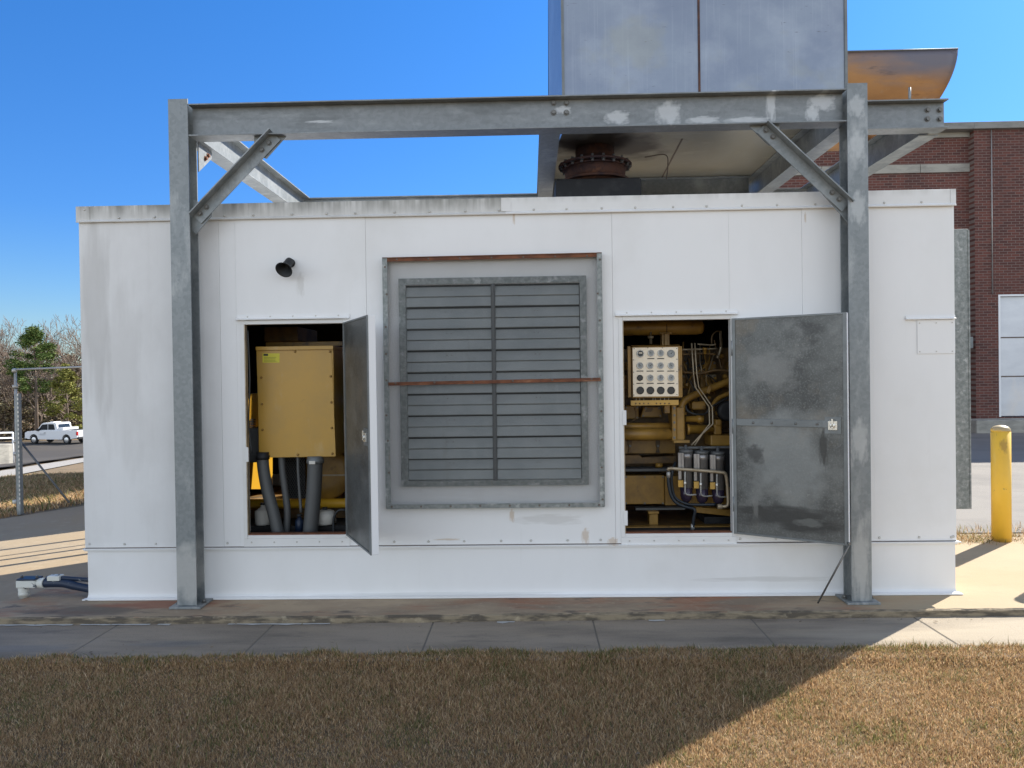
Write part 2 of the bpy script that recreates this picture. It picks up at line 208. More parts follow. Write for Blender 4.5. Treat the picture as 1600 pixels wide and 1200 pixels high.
def screenmat():      # insect screen: fine wire mesh, half open
    m = bpy.data.materials.new('wire_screen'); m.use_nodes = True; nt = m.node_tree; b = nt.nodes['Principled BSDF']
    b.inputs['Base Color'].default_value = (.07, .075, .075, 1); b.inputs['Roughness'].default_value = .5; b.inputs['Metallic'].default_value = .4
    tc = nt.nodes.new('ShaderNodeTexCoord'); sx = nt.nodes.new('ShaderNodeSeparateXYZ'); lk(nt, tc.outputs['Object'], sx.inputs[0])
    outs = []
    for k in ('X', 'Z'):
        mu = nt.nodes.new('ShaderNodeMath'); mu.operation = 'MULTIPLY'; mu.inputs[1].default_value = 1/.0065; lk(nt, sx.outputs[k], mu.inputs[0])
        fr = nt.nodes.new('ShaderNodeMath'); fr.operation = 'FRACT'; lk(nt, mu.outputs[0], fr.inputs[0])
        lt = nt.nodes.new('ShaderNodeMath'); lt.operation = 'LESS_THAN'; lt.inputs[1].default_value = .15; lk(nt, fr.outputs[0], lt.inputs[0]); outs.append(lt.outputs[0])
    mxx = nt.nodes.new('ShaderNodeMath'); mxx.operation = 'MAXIMUM'; lk(nt, outs[0], mxx.inputs[0]); lk(nt, outs[1], mxx.inputs[1])
    tr = nt.nodes.new('ShaderNodeBsdfTransparent'); ms = nt.nodes.new('ShaderNodeMixShader'); lk(nt, mxx.outputs[0], ms.inputs[0])
    lk(nt, tr.outputs[0], ms.inputs[1]); lk(nt, b.outputs[0], ms.inputs[2]); lk(nt, ms.outputs[0], nt.nodes['Material Output'].inputs[0])
    return m
M['screen'] = screenmat()

# ------------------------------------------------------------------ mesh helpers (world coordinates, re-based on the thing's origin at build)
V = Vector
class MB:
    def __init__(s): s.v = []; s.f = []; s.sm = []
    def add(s, vs, fs, smooth=False):
        n = len(s.v); s.v += [V(v) for v in vs]; s.f += [tuple(i+n for i in f) for f in fs]; s.sm += [smooth]*len(fs); return s
    def box(s, x0, x1, y0, y1, z0, z1):
        vs = [(x, y, z) for x in (x0, x1) for y in (y0, y1) for z in (z0, z1)]
        return s.add(vs, [(0, 1, 3, 2), (4, 6, 7, 5), (0, 4, 5, 1), (2, 3, 7, 6), (0, 2, 6, 4), (1, 5, 7, 3)])
    def obox(s, c, ax, ay, az):      # oriented box: centre and half-axis vectors
        c, ax, ay, az = V(c), V(ax), V(ay), V(az)
        vs = [c+i*ax+j*ay+k*az for i in (-1, 1) for j in (-1, 1) for k in (-1, 1)]
        return s.add(vs, [(0, 1, 3, 2), (4, 6, 7, 5), (0, 4, 5, 1), (2, 3, 7, 6), (0, 2, 6, 4), (1, 5, 7, 3)])
    def prism(s, poly, off):         # polygon (3D points) extruded by vector
        n = len(poly); off = V(off); vs = [V(p) for p in poly]+[V(p)+off for p in poly]
        return s.add(vs, [tuple(range(n))[::-1], tuple(range(n, 2*n))]+[(i, (i+1) % n, n+(i+1) % n, n+i) for i in range(n)])
    def tube(s, pts, rad, n=12, cap=True):
        pts = [V(p) for p in pts]; rads = rad if isinstance(rad, (list, tuple)) else [rad]*len(pts)
        rings = []; up = None
        for i, p in enumerate(pts):
            d = ((pts[min(i+1, len(pts)-1)]-p).normalized() + (p-pts[max(i-1, 0)]).normalized())
            if d.length < 1e-6: d = pts[-1]-pts[0]
            d.normalize()
            if up is None: up = d.orthogonal().normalized()
            up = (up-d*up.dot(d)); up = up.normalized() if up.length > 1e-6 else d.orthogonal().normalized()
            q = d.cross(up); rings.append([p+rads[i]*(math.cos(a)*up+math.sin(a)*q) for a in (2*math.pi*k/n for k in range(n))])
        m = len(s.v)
        for r in rings: s.v += r
        for i in range(len(rings)-1):
            for k in range(n):
                s.f.append((m+i*n+k, m+i*n+(k+1) % n, m+(i+1)*n+(k+1) % n, m+(i+1)*n+k)); s.sm.append(True)
        if cap: s.f += [tuple(m+k for k in range(n))[::-1], tuple(m+(len(rings)-1)*n+k for k in range(n))]; s.sm += [False, False]
        return s
    def lathe(s, c, axis, prof, n=24):     # prof: (distance along axis, radius)
        c = V(c); axis = V(axis).normalized(); o = axis.orthogonal().normalized(); q = axis.cross(o); m = len(s.v)
        for (t, r) in prof:
            s.v += [c+axis*t+r*(math.cos(2*math.pi*k/n)*o+math.sin(2*math.pi*k/n)*q) for k in range(n)]
        for i in range(len(prof)-1):
            for k in range(n):
                s.f.append((m+i*n+k, m+i*n+(k+1) % n, m+(i+1)*n+(k+1) % n, m+(i+1)*n+k)); s.sm.append(True)
        s.f += [tuple(m+k for k in range(n))[::-1], tuple(m+(len(prof)-1)*n+k for k in range(n))]; s.sm += [False, False]
        return s
    def bolt(s, c, d, r=.012, h=.01):      # hex head with washer, pointing along d
        s.lathe(c, d, [(0, r*1.5), (.003, r*1.5)], 14); s.lathe(V(c)+V(d).normalized()*.003, d, [(0, r), (h, r)], 6); return s
    def build(s, name, m, parent=None, bevel=0., smooth=True):
        base = V((0, 0, 0)); p = parent
        while p: base += p.location; p = p.parent
        me = bpy.data.meshes.new(name); me.from_pydata([tuple(v-base) for v in s.v], [], s.f)
        me.polygons.foreach_set('use_smooth', s.sm); me.materials.append(M[m] if isinstance(m, str) else m); me.update()
        o = bpy.data.objects.new(name, me); COL.objects.link(o); o.parent = parent
        if bevel:
            b = o.modifiers.new('bevel', 'BEVEL'); b.width = bevel; b.segments = 2; b.limit_method = 'ANGLE'; b.angle_limit = R(40); b.harden_normals = False
        return o
def tag(o, label=None, cat=None, group=None, kind=None):
    for k, v in (('label', label), ('category', cat), ('group', group), ('kind', kind)):
        if v: o[k] = v
    return o
def thing(name, loc, label, cat, group=None):
    o = bpy.data.objects.new(name, None); o.empty_display_size = .2; o.location = loc; COL.objects.link(o); return tag(o, label, cat, group)
def copy_tree(o, parent=None):
    c = o.copy(); COL.objects.link(c); c.parent = parent
    for ch in o.children: copy_tree(ch, c)
    return c
_sc = {}
def stamp(name, m, parent, pts, d=(0, -1, 0), prof=((0, .006), (.004, .004)), n=8, hexbolt=None):
    """one small part (screw, rivet, bolt) per point, sharing one mesh"""
    base = V((0, 0, 0)); p = parent
    while p: base += p.location; p = p.parent
    key = (name, m, tuple(d), tuple(prof), n, hexbolt)
    if key not in _sc:
        b = MB()
        if hexbolt: b.bolt((0, 0, 0), d, *hexbolt)
        else: b.lathe((0, 0, 0), d, list(prof), n)
        me = bpy.data.meshes.new(name); me.from_pydata([tuple(v) for v in b.v], [], b.f); me.polygons.foreach_set('use_smooth', b.sm); me.materials.append(M[m]); _sc[key] = me
    for q in pts:
        o = bpy.data.objects.new(name, _sc[key]); COL.objects.link(o); o.parent = parent; o.location = V(q)-base
def bez(pts, n=8):       # Catmull-Rom through points
    P = [V(p) for p in pts]; P = [2*P[0]-P[1]]+P+[2*P[-1]-P[-2]]; out = []
    for i in range(1, len(P)-2):
        for k in range(n):
            t = k/n; a, b, c, d = P[i-1:i+3]
            out.append(.5*((2*b)+(c-a)*t+(2*a-5*b+4*c-d)*t*t+(3*b-a-3*c+d)*t**3))
    return out+[P[-2]]

# ------------------------------------------------------------------ terrain
def sstep(a, b, x): t = min(1, max(0, (x-a)/(b-a))); return t*t*(3-2*t)
def gh(x, y):
    d = math.hypot(x-.18, y+5.06); s = sstep(-3.8, -9, x)*sstep(0, 6, y)
    return -.065-min(4.1, .074*max(0, d-9.5))*s
def sheet(name, xs, ys, m, dz, label=None, cat=None, kind='structure', inside=None):
    vs = []; fs = []; nx = len(xs)
    for y in ys:
        for x in xs: vs.append((x, y, gh(x, y)+dz))
    for j in range(len(ys)-1):
        for i in range(nx-1):
            if inside is None or inside((xs[i]+xs[i+1])/2, (ys[j]+ys[j+1])/2): fs.append((j*nx+i, j*nx+i+1, (j+1)*nx+i+1, (j+1)*nx+i))
    b = MB(); b.add(vs, fs, True); return tag(b.build(name, m), kind=kind)
def span(a, b, n): return [a+(b-a)*i/n for i in range(n+1)]
gx = [-700, -400, -250, -160]+span(-120, -20, 50)+span(-19.5, 6, 51)+[8, 10, 14, 20, 30, 45, 70, 120, 250, 700]
gy = [-300, -120, -50, -20, -12]+span(-8, 25, 66)+span(27, 120, 46)+[150, 220, 350, 900]
sheet('ground', gx, gy, 'ground', 0)
# driveway left of the slab and between the enclosures
def band(name, poly, m, z0, z1, **k):
    b = MB(); b.prism([(x, y, z0) for x, y in poly], (0, 0, z1-z0)); return tag(b.build(name, m), kind='structure')
dv = MB(); n = 24; vs = []; fs = []
xsd = span(-14, 9, 60)
for i, x in enumerate(xsd):
    far = 9.2 if x > -3.2 else (2.6+(x+3.4)*-.25 if x < -3.6 else 6)
    fy = at(125, 786, Z=-.06)
    t = sstep(-3.4, -6.5, x); far = 9.2*(1-t)+2.9*t if x > -6.5 else 2.9+(x+6.5)*.35
    for j in range(13): y = -.34+(far+.34)*j/12; vs.append((x, y, gh(x, y)+.012))
for i in range(len(xsd)-1):
    for j in range(12): fs.append((i*13+j, (i+1)*13+j, (i+1)*13+j+1, i*13+j+1))
dv.add(vs, fs, True); tag(dv.build('driveway', 'drive'), kind='structure')
# asphalt yard on the right
band('asphalt_yard', [(3.3, 2.1), (40, 1.9), (40, 13.9), (2.0, 13.9), (2.0, 9.3), (3.3, 9.3)], 'asphalt', -.09, -.043)
# concrete slab and sidewalk
sb = MB()
sb.prism([(-3.38, 1.9, -.10), (-3.38, -.36, -.10), (-3.2, -.385, -.10), (-1, -.395, -.10), (3.0, -.335, -.10), (9, -.20, -.10), (9, 1.5, -.10), (3.4, 1.75, -.10), (3.3, 2.5, -.10), (-3.38, 2.5, -.10)][::1], (0, 0, .10))
slab = tag(sb.build('concrete_slab', 'concrete', bevel=.008), kind='structure')
eg = MB()      # crumbled front lip
xs = span(-9, 9, 260); fr = [(-.395+(x+1)*.015 if x > -1 else -.395+(-1-x)*.006)-.004 for x in xs]
vs = []; fs = []
for i, x in enumerate(xs):
    j = rng.normal(0, .003); vs += [(x, fr[i]-.006+j, -.062), (x, fr[i]-.004+j, -.006+rng.normal(0, .0015)), (x, fr[i]+.012+j*2, .0025)]
for i in range(len(xs)-1): fs += [(3*i, 3*i+3, 3*i+4, 3*i+1), (3*i+1, 3*i+3+1, 3*i+5, 3*i+2)]
vs2 = [v for v in vs if v[0] > -3.4 or True]
eg.add(vs2, fs); tag(eg.build('slab_lip', 'slab_edge'), kind='structure')
# narrow apron strip that carries the lip on past the slab on the left
band('apron_strip', [(-9, -.33), (-9, -.34), (-3.38, -.375), (-3.38, 0), (-5.6, -.12)], 'concrete', -.1, -.004)
wk = MB(); jx = [-12, -9.5, -8.5, -7.5, -6.5, -5.5, -4.47, -3.46, -2.46, -1.46, -.453, .552, 1.544, 2.56, 3.57, 4.6, 5.6, 6.6, 8, 12]
def fy_(x): return (-.395+(x+1)*.015 if x > -1 else -.395+(-1-x)*.006)
for a, b_ in zip(jx[:-1], jx[1:]):
    z = -.042+rng.normal(0, .0012); g = .0035
    wk.prism([(a+g, -1.02, z-.05), (b_-g, -1.02, z-.05), (b_-g, fy_(b_)-.002, z-.05), (a+g, fy_(a)-.002, z-.05)], (0, 0, .05))
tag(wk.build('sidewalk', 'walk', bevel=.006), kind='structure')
jf = MB(); jf.prism([(-12, -1.0, -.09), (12, -1.0, -.09), (12, -.15, -.09), (-12, -.3, -.09)], (0, 0, .0445)); tag(jf.build('sidewalk_joints', 'joint'), kind='structure')
ef = MB()
for x0, x1 in ((-5, -2.75), (-2.7, -2.25), (-2.2, -2.12), (-1.75, -1.1), (-.05, .06), (.9, 1.0)):
    xs = span(x0, x1, max(3, int((x1-x0)/.05)))
    t = [(x, fy_(x)-.012, -.0395) for x in xs]; u_ = [(x, fy_(x)-.032-abs(rng.normal(0, .008)), -.0385) for x in xs]
    m = len(xs); ef.add(t+u_, [(i, m+i, m+i+1, i+1) for i in range(m-1)])
tag(ef.build('residue_line', 'efflo'), kind='structure')
# far left: gravel path and parking lot on the slope
def hit(px, py):
    d = (1164*CF + (px-800)*CR + (600-py)*CU).normalized(); t = 2.
    while t < 300:
        p = CC+d*t
        if p.z < gh(p.x, p.y): return p
        t += .05
    return p
A0, A1 = hit(0, 742), hit(130, 719)
def strip(name, m, p, q, w_, dz):
    d = (q-p).normalized(); nrm = V((-d.y, d.x, 0)); p = p-d*25; q = q+d*30; b = MB(); N = 60; vs = []; fs = []
    for i in range(N+1):
        c = p.lerp(q, i/N)
        for s_ in (-.5, -.17, .17, .5): x, y = c.x+nrm.x*w_*s_, c.y+nrm.y*w_*s_; vs.append((x, y, gh(x, y)+dz))
    for i in range(N):
        for k in range(3): fs.append((4*i+k, 4*i+4+k, 4*i+5+k, 4*i+1+k))
    b.add(vs, fs, True); return tag(b.build(name, m), kind='structure')
A0.z = 0; A1.z = 0
strip('path', 'gravel', A0, A1, 2.0, .035)
_d = (A1-A0).normalized(); _n = V((-_d.y, _d.x, 0)); _n = _n if _n.dot(V((A0.x-CC.x, A0.y-CC.y, 0))) > 0 else -_n
def beyond(x, y): return (x-A0.x)*_n.x+(y-A0.y)*_n.y      # metres past the gravel path
def in_lot(x, y): return x < -4 and beyond(x, y) > 1.2 and y < 66+(x+40)*.2
sheet('parking_lot', span(-120, -4, 116), span(8, 90, 82), 'lot', .16, inside=in_lot)

# ------------------------------------------------------------------ grass
def grass(name, x0, x1, y0, y1, count, hmin, hmax, label, edge=False, keep=None, wmul=1., greenb=.0, zoff=0.):
    nx_, ny_ = 64, 24; pat = rng.random((nx_, ny_))
    def field(x, y, sc):
        u_, v_ = (x*sc) % nx_, (y*sc) % ny_; i = u_.astype(int) % nx_; j = v_.astype(int) % ny_; fu = u_-np.floor(u_); fv = v_-np.floor(v_)
        fu = fu*fu*(3-2*fu); fv = fv*fv*(3-2*fv); i1 = (i+1) % nx_; j1 = (j+1) % ny_
        return pat[i, j]*(1-fu)*(1-fv)+pat[i1, j]*fu*(1-fv)+pat[i, j1]*(1-fu)*fv+pat[i1, j1]*fu*fv
    x = rng.uniform(x0, x1, count); y = rng.uniform(y0, y1, count)
    if edge:      # ragged border along the sidewalk
        lim = -.905+(x)*.021+.030*(field(x, y*0+3, 4.)-.5)*2+.022*(field(x, y*0+9, 17.)-.5)*2; ok = y < lim; x = x[ok]; y = y[ok]; lim = lim[ok]
        near = np.clip(1-(lim-y)/.10, 0, 1)
    else: near = np.zeros_like(x)
    if keep is not None:
        ok = np.array([keep(a, b) for a, b in zip(x, y)]); x = x[ok]; y = y[ok]; near = near[ok]
    n = len(x); z = np.array([gh(a, b) for a, b in zip(x, y)])+(np.clip((y+1.12)/.10, 0, 1)*.021 if edge else zoff)
    bumpy = field(x, y, 2.6)*.6+field(x+3, y+5, 7.)*.4
    g1 = field(x+11, y+7, 3.1); g2 = field(x+31, y+3, 9.); g3 = field(x+5, y+13, 23.); gf = g1*.45+g2*.30+g3*.25; green = (rng.random(n) < np.clip((gf-.50+.14*near+greenb)*1.0, 0, .32)) | (rng.random(n) < .05+.15*near)
    h = rng.uniform(hmin, hmax, n)*(.40+1.05*bumpy)*(1+.35*green*rng.random(n)); h *= 1+.9*(rng.random(n) < .012); h *= 1+.45*near*rng.random(n)
    ang = rng.uniform(0, 2*np.pi, n); bend = rng.uniform(.15, 1.15, n)*h; wd = rng.uniform(.0010, .0021, n)*wmul*(1+.3*green)
    dx, dy = np.cos(ang), np.sin(ang); tw = ang+np.pi/2+rng.normal(0, .5, n); sx, sy = np.cos(tw), np.sin(tw)
    P = np.zeros((n, 5, 3))
    for k, (t, ww) in enumerate(((0, 1), (.5, .85))):
        cx, cy, cz = x+dx*bend*t*t, y+dy*bend*t*t, z+h*t*(1-.12*t)-.004
        P[:, 2*k] = np.stack([cx-sx*wd*ww, cy-sy*wd*ww, cz], 1); P[:, 2*k+1] = np.stack([cx+sx*wd*ww, cy+sy*wd*ww, cz], 1)
    P[:, 4] = np.stack([x+dx*bend, y+dy*bend, z+h*.82], 1)
    me = bpy.data.meshes.new(name); me.vertices.add(5*n); me.vertices.foreach_set('co', P.reshape(-1))
    base = (np.arange(n)*5)[:, None]; loops = np.concatenate([base+np.array([[0, 1, 3, 2]]), base+np.array([[2, 3, 4]])], 1).reshape(-1)
    me.loops.add(7*n); me.loops.foreach_set('vertex_index', loops.astype(np.int32))
    me.polygons.add(2*n); st = np.stack([np.arange(n)*7, np.arange(n)*7+4], 1).reshape(-1); me.polygons.foreach_set('loop_start', st.astype(np.int32))
    me.update(calc_edges=True); a = me.attributes.new('green', 'FLOAT', 'POINT'); a.data.foreach_set('value', np.repeat(green.astype(np.float32), 5))
    me.materials.append(M['grass']); o = bpy.data.objects.new(name, me); COL.objects.link(o); return tag(o, label, 'grass', kind='stuff')
grass('lawn_grass', -4.6, 4.8, -3.0, -.85, 700000, .014, .031, 'dry brown winter grass with green tufts in the foreground', edge=True)
grass('field_grass', -18, -5.2, 3, 18, 170000, .04, .12, 'dark dry grass on the left beyond the driveway', keep=lambda x, y: (y > 3.0+.35*(x+6.5) if x < -6.5 else y > 2.95+3*sstep(-6.5, -5, x)) and beyond(x, y) < -.9, wmul=4.0, greenb=.05)
grass('verge_grass', 3.1, 8, 1.38, 2.25, 30000, .03, .09, 'straggly dry grass at the foot of the yellow bollard', keep=lambda x, y: rng.random() < (1 if abs(y-1.66+.03*(x-4)+.06*math.sin(x*5)) < .13 else .12), wmul=1.3, greenb=.10, zoff=.035)

# ------------------------------------------------------------------ the white generator enclosure
XL, XR, YB, ZL, ZT0, ZT = -2.909, 3.024, 1.95, .354, 2.60, 2.703
enc = thing('generator_enclosure', (0, 0, 0), 'long white sheet metal generator enclosure with two doors open on a concrete slab', 'enclosure')
HL = (-1.777, -1.090, .432, 1.886); HR = (.803, 1.536, .420, 1.872)
def wall_grid(b, x0, x1, z0, z1, yf, yb, holes):
    xs = sorted({x0, x1, *[h[0] for h in holes], *[h[1] for h in holes]}); zs = sorted({z0, z1, *[h[2] for h in holes], *[h[3] for h in holes]})
    xs = [x for x in xs if x0 <= x <= x1]; zs = [z for z in zs if z0 <= z <= z1]
    inh = lambda x, z: any(h[0] < x < h[1] and h[2] < z < h[3] for h in holes)
    for i in range(len(xs)-1):
        for j in range(len(zs)-1):
            if inh((xs[i]+xs[i+1])/2, (zs[j]+zs[j+1])/2): continue
            X0, X1, Z0, Z1 = xs[i], xs[i+1], zs[j], zs[j+1]
            b.add([(X0, yf, Z0), (X1, yf, Z0), (X1, yf, Z1), (X0, yf, Z1)], [(0, 1, 2, 3)]); b.add([(X0, yb, Z0), (X1, yb, Z0), (X1, yb, Z1), (X0, yb, Z1)], [(3, 2, 1, 0)])
    for h in [(x0, x1, z0, z1)]+list(holes):
        X0, X1, Z0, Z1 = max(h[0], x0), min(h[1], x1), max(h[2], z0), min(h[3], z1)
        if X0 >= X1: continue
        if x0 <= h[0]: b.add([(X0, yf, Z0), (X0, yb, Z0), (X0, yb, Z1), (X0, yf, Z1)], [(0, 1, 2, 3)])
        if x1 >= h[1]: b.add([(X1, yf, Z0), (X1, yb, Z0), (X1, yb, Z1), (X1, yf, Z1)], [(3, 2, 1, 0)])
        b.add([(X0, yf, Z0), (X1, yf, Z0), (X1, yb, Z0), (X0, yb, Z0)], [(3, 2, 1, 0)]); b.add([(X0, yf, Z1), (X1, yf, Z1), (X1, yb, Z1), (X0, yb, Z1)], [(0, 1, 2, 3)])
sx_ = [at(p, 600, Y=0).x for p in (237, 346, 374, 560, 602, 628, 912, 945, 966, 1138, 1255, 1365, 1378)]
seams = [XL, sx_[0], sx_[1], sx_[2]-.012, sx_[4]-.12, sx_[8]-.03, sx_[9]+.012, sx_[10], sx_[11], XR]
for i in range(len(seams)-1):      # overlapping sheet panels
    b = MB(); off = .0018*(i % 2)
    wall_grid(b, seams[i]+.0006, seams[i+1]-.0006, ZL+.004, ZT, -off, .012, [HL, HR])
    b.build('wall_panel', 'white_left' if i < 2 else 'white', enc)
b = MB()       # inner lining, split around the openings
for (x0, x1) in ((XL+.01, HL[0]), (HL[1], HR[0]), (HR[1], XR-.01)): b.box(x0, x1, .014, .045, ZL+.01, ZT-.02)
for h in (HL, HR): b.box(h[0], h[1], .014, .045, h[3], ZT-.02); b.box(h[0], h[1], .014, .045, ZL+.01, h[2])
b.build('wall_lining', 'intdark', enc)
RH = [(-1.95, -1.25, .42, .60), (.75, 1.6, .42, .56), (-1.15, -.30, 1.70, 2.52)]  # unseen rear openings; the high one is added to admit sun
b = MB(); wall_grid(b, XL+.01, XR-.01, ZL, ZT, YB-.012, YB, [(h[0], h[1], h[2], h[3]) for h in RH]); b.build('rear_wall', 'white', enc)
b = MB(); b.box(XL, XL+.03, .0125, YB-.0125, ZL+.004, ZT-.004); b.build('end_wall', 'white_left', enc)
b = MB(); b.box(XL+.031, XL+.04, .05, YB-.035, .41, ZT-.07); b.build('end_dark_sheet', 'intdark', enc)  # near-black sheet added so the sunlit end wall stays dark inside
b = MB(); b.box(XR-.04, XR-.031, .05, YB-.035, .41, ZT-.07); b.build('end_dark_sheet', 'intdark', enc)
b = MB(); b.box(XR-.03, XR, .0125, YB-.0125, ZL+.004, ZT-.004); b.build('end_wall', 'white', enc)
b = MB(); b.box(XL+.03, XR-.03, .0455, YB-.0125, ZT-.05, ZT-.006); b.build('roof', 'white', enc)
b = MB(); b.box(XL+.04, XR-.04, .05, YB-.02, ZT-.062, ZT-.054); b.build('roof_lining', 'intdark', enc)
b = MB(); [b.box(x0, x1, YB-.03, YB-.0135, z0, z1) for x0, x1, z0, z1 in ((XL+.03, -1.16, 1.32, ZT-.06), (-.29, XR-.03, 1.32, ZT-.06), (-1.159, -.291, 1.32, 1.69), (XL+.03, -1.241, .61, 1.319), (-1.24, .74, .41, 1.319), (1.61, XR-.03, .41, 1.319), (.741, 1.609, .57, 1.319))]; b.build('rear_dark_sheet', 'intdark', enc)  # near-black sheets added to make the back of the interior dark
b = MB(); b.box(XL+.04, XR-.04, .05, YB-.035, .36, .40); b.build('floor_pan', 'intdark', enc)
# roof trim in lengths
tx = [XL-.008, at(790, 325, Y=-.02).x, XR+.004]
for i, (x0, x1) in enumerate(zip(tx[:-1], tx[1:])):
    b = MB(); o = .003*i
    b.prism([(x0, -.003, ZT0), (x0, -.020-o, ZT0-.006), (x0, -.022-o, ZT0+.002), (x0, -.010-o, ZT0+.014), (x0, -.010-o, ZT+.004), (x0, .03, ZT+.010), (x0, .03, ZT), (x0, -.003, ZT-.004)], (x1-x0+(.02 if i == 0 else 0), 0, 0))
    b.build('roof_trim', 'trim_dirty' if i == 0 else 'trim', enc, .0015)
b = MB(); b.box(XL-.0105, XL+.085, -.0135, -.0112, ZT0-.004, ZT+.003); b.build('trim_end_cap', 'trim_dirty', enc)
b = MB(); b.box(tx[1]-.03, tx[1]+.035, -.0165, -.0145, ZT0+.016, ZT+.004); b.build('trim_splice', 'trim', enc)
b = MB(); b.box(XR-.03, XR+.005, -.0165, -.0145, ZT0+.01, ZT+.004); b.build('trim_end_cap', 'trim', enc)
stamp('screw_head', 'screw', enc, [(x+rng.normal(0, .01), -.0125, ZT0+.024) for x in np.arange(XL+.30, XR, .235)]+[(XL+.05, -.0125, ZT-.02)], prof=((0, .009), (.004, .007), (.006, .003)), n=10)
stamp('screw_head', 'screw', enc, [(x+rng.normal(0, .01), -.0005, ZL+.027) for x in np.arange(XL+.27, XR, .235) if not (HL[0]-.03 < x < HL[1]+.03 or HR[0]-.03 < x < HR[1]+.03)]+[(XL+.03, -.0005, ZL+.03), (XR-.02, -.0005, ZL+.03)], prof=((0, .009), (.005, .006)), n=10)
# skid base: channel with ledge above and flared foot
b = MB(); xb0, xb1 = at(137.5, 900, Y=0).x, at(1493, 900, Y=0).x
b.prism([(xb0, .012, 0.002), (xb0, -.040, .002), (xb0, -.040, .011), (xb0, -.012, .018), (xb0, -.0015, .032), (xb0, .000, .05), (xb0, .000, .335), (xb0, .012, .335)], (xb1-xb0, 0, 0))
b.box(xb0-.022, xb0+.02, -.040, .0, .002, .010); b.box(xb1-.02, xb1+.028, -.0405, .01, .002, .010)
b.build('skid_base', 'white', enc, .0015)
b = MB(); b.prism([(xb0, .06, .002), (xb0, .06, .345), (xb0, .013, .345), (xb0, .013, .002)], (.012, 0, 0)); b.box(xb0, xb0+.012, .061, YB, .002, .345); b.box(xb1-.012, xb1, .013, YB, .002, .345); b.box(xb0+.0125, xb1-.0125, YB-.01, YB, .002, .345)
b.build('skid_ends', 'white', enc)
b = MB(); b.box(XL-.006, XR+.022, -.020, YB, .3455, .3525); b.box(XL, XR, -.014, .01, .336, .345); b.build('ledge', 'white', enc, .0015)
b = MB(); b.box(XL+.002, XR-.002, -.0045, .011, .3535, .3575); b.build('ledge_sealant', 'seam', enc)
# door frames, drip rails
def frame(h, name='door_frame'):
    b = MB(); t = .022
    b.box(h[0]-t, h[0]+.004, -.008, .05, h[2]-.02, h[3]+.004); b.box(h[1]-.004, h[1]+t, -.008, .05, h[2]-.02, h[3]+.004)
    b.box(h[0]+.005, h[1]-.005, -.0075, .05, h[3]-.006, h[3]+.02); b.box(h[0]-t, h[1]+t, -.0085, .05, h[2]-.075, h[2]-.021); b.box(h[0]+.005, h[1]-.005, -.0065, .05, h[2]-.0205, h[2]+.003)
    f = b.build(name, 'trim', enc, .0015)
    b = MB(); b.prism([(h[0]-.045, -.003, h[3]+.022), (h[0]-.045, -.030, h[3]+.024), (h[0]-.045, -.030, h[3]+.030), (h[0]-.045, -.010, h[3]+.036), (h[0]-.045, -.009, h[3]+.056), (h[0]-.045, -.003, h[3]+.056)], (h[1]-h[0]+.09, 0, 0)); b.build('drip_rail', 'white', f, .001)
    stamp('screw_head', 'screw', f, [(h[0]+(h[1]-h[0])*(k+.2)/4.4, -.009, h[3]+.046) for k in range(5)]+[(h[0]+(h[1]-h[0])*(k+.2)/4.4, -.009, h[2]-.045) for k in range(5)])
    b = MB(); b.box(h[0]+.012, h[1]-.012, -.004, .046, h[2]+.0035, h[2]+.012); b.build('rubber_seal', 'rust', f)
    b = MB(); b.box(h[0]+.0045, h[0]+.010, -.006, .03, h[2]+.004, h[3]-.007); b.build('side_seal', 'steel_tube', f)
    return f
fL = frame(HL); fR = frame(HR)
for h, f, zs in ((HL, fL, (.94,)), (HR, fR, (1.16, .48))):      # latch strikes on the left jambs
    for z in zs: b = MB(); b.box(h[0]-.004, h[0]+.022, -.014, -.0085, z, z+.10); b.build('strike_plate', 'trim', f, .002)
b = MB(); b.tube(bez([(HL[0]+.02, .02, 1.84), (HL[0]+.028, .02, 1.5), (HL[0]+.016, .02, 1.2), (HL[0]+.032, .02, 1.0)]), .005, 8); b.build('loose_weather_strip', 'rubber', fL)
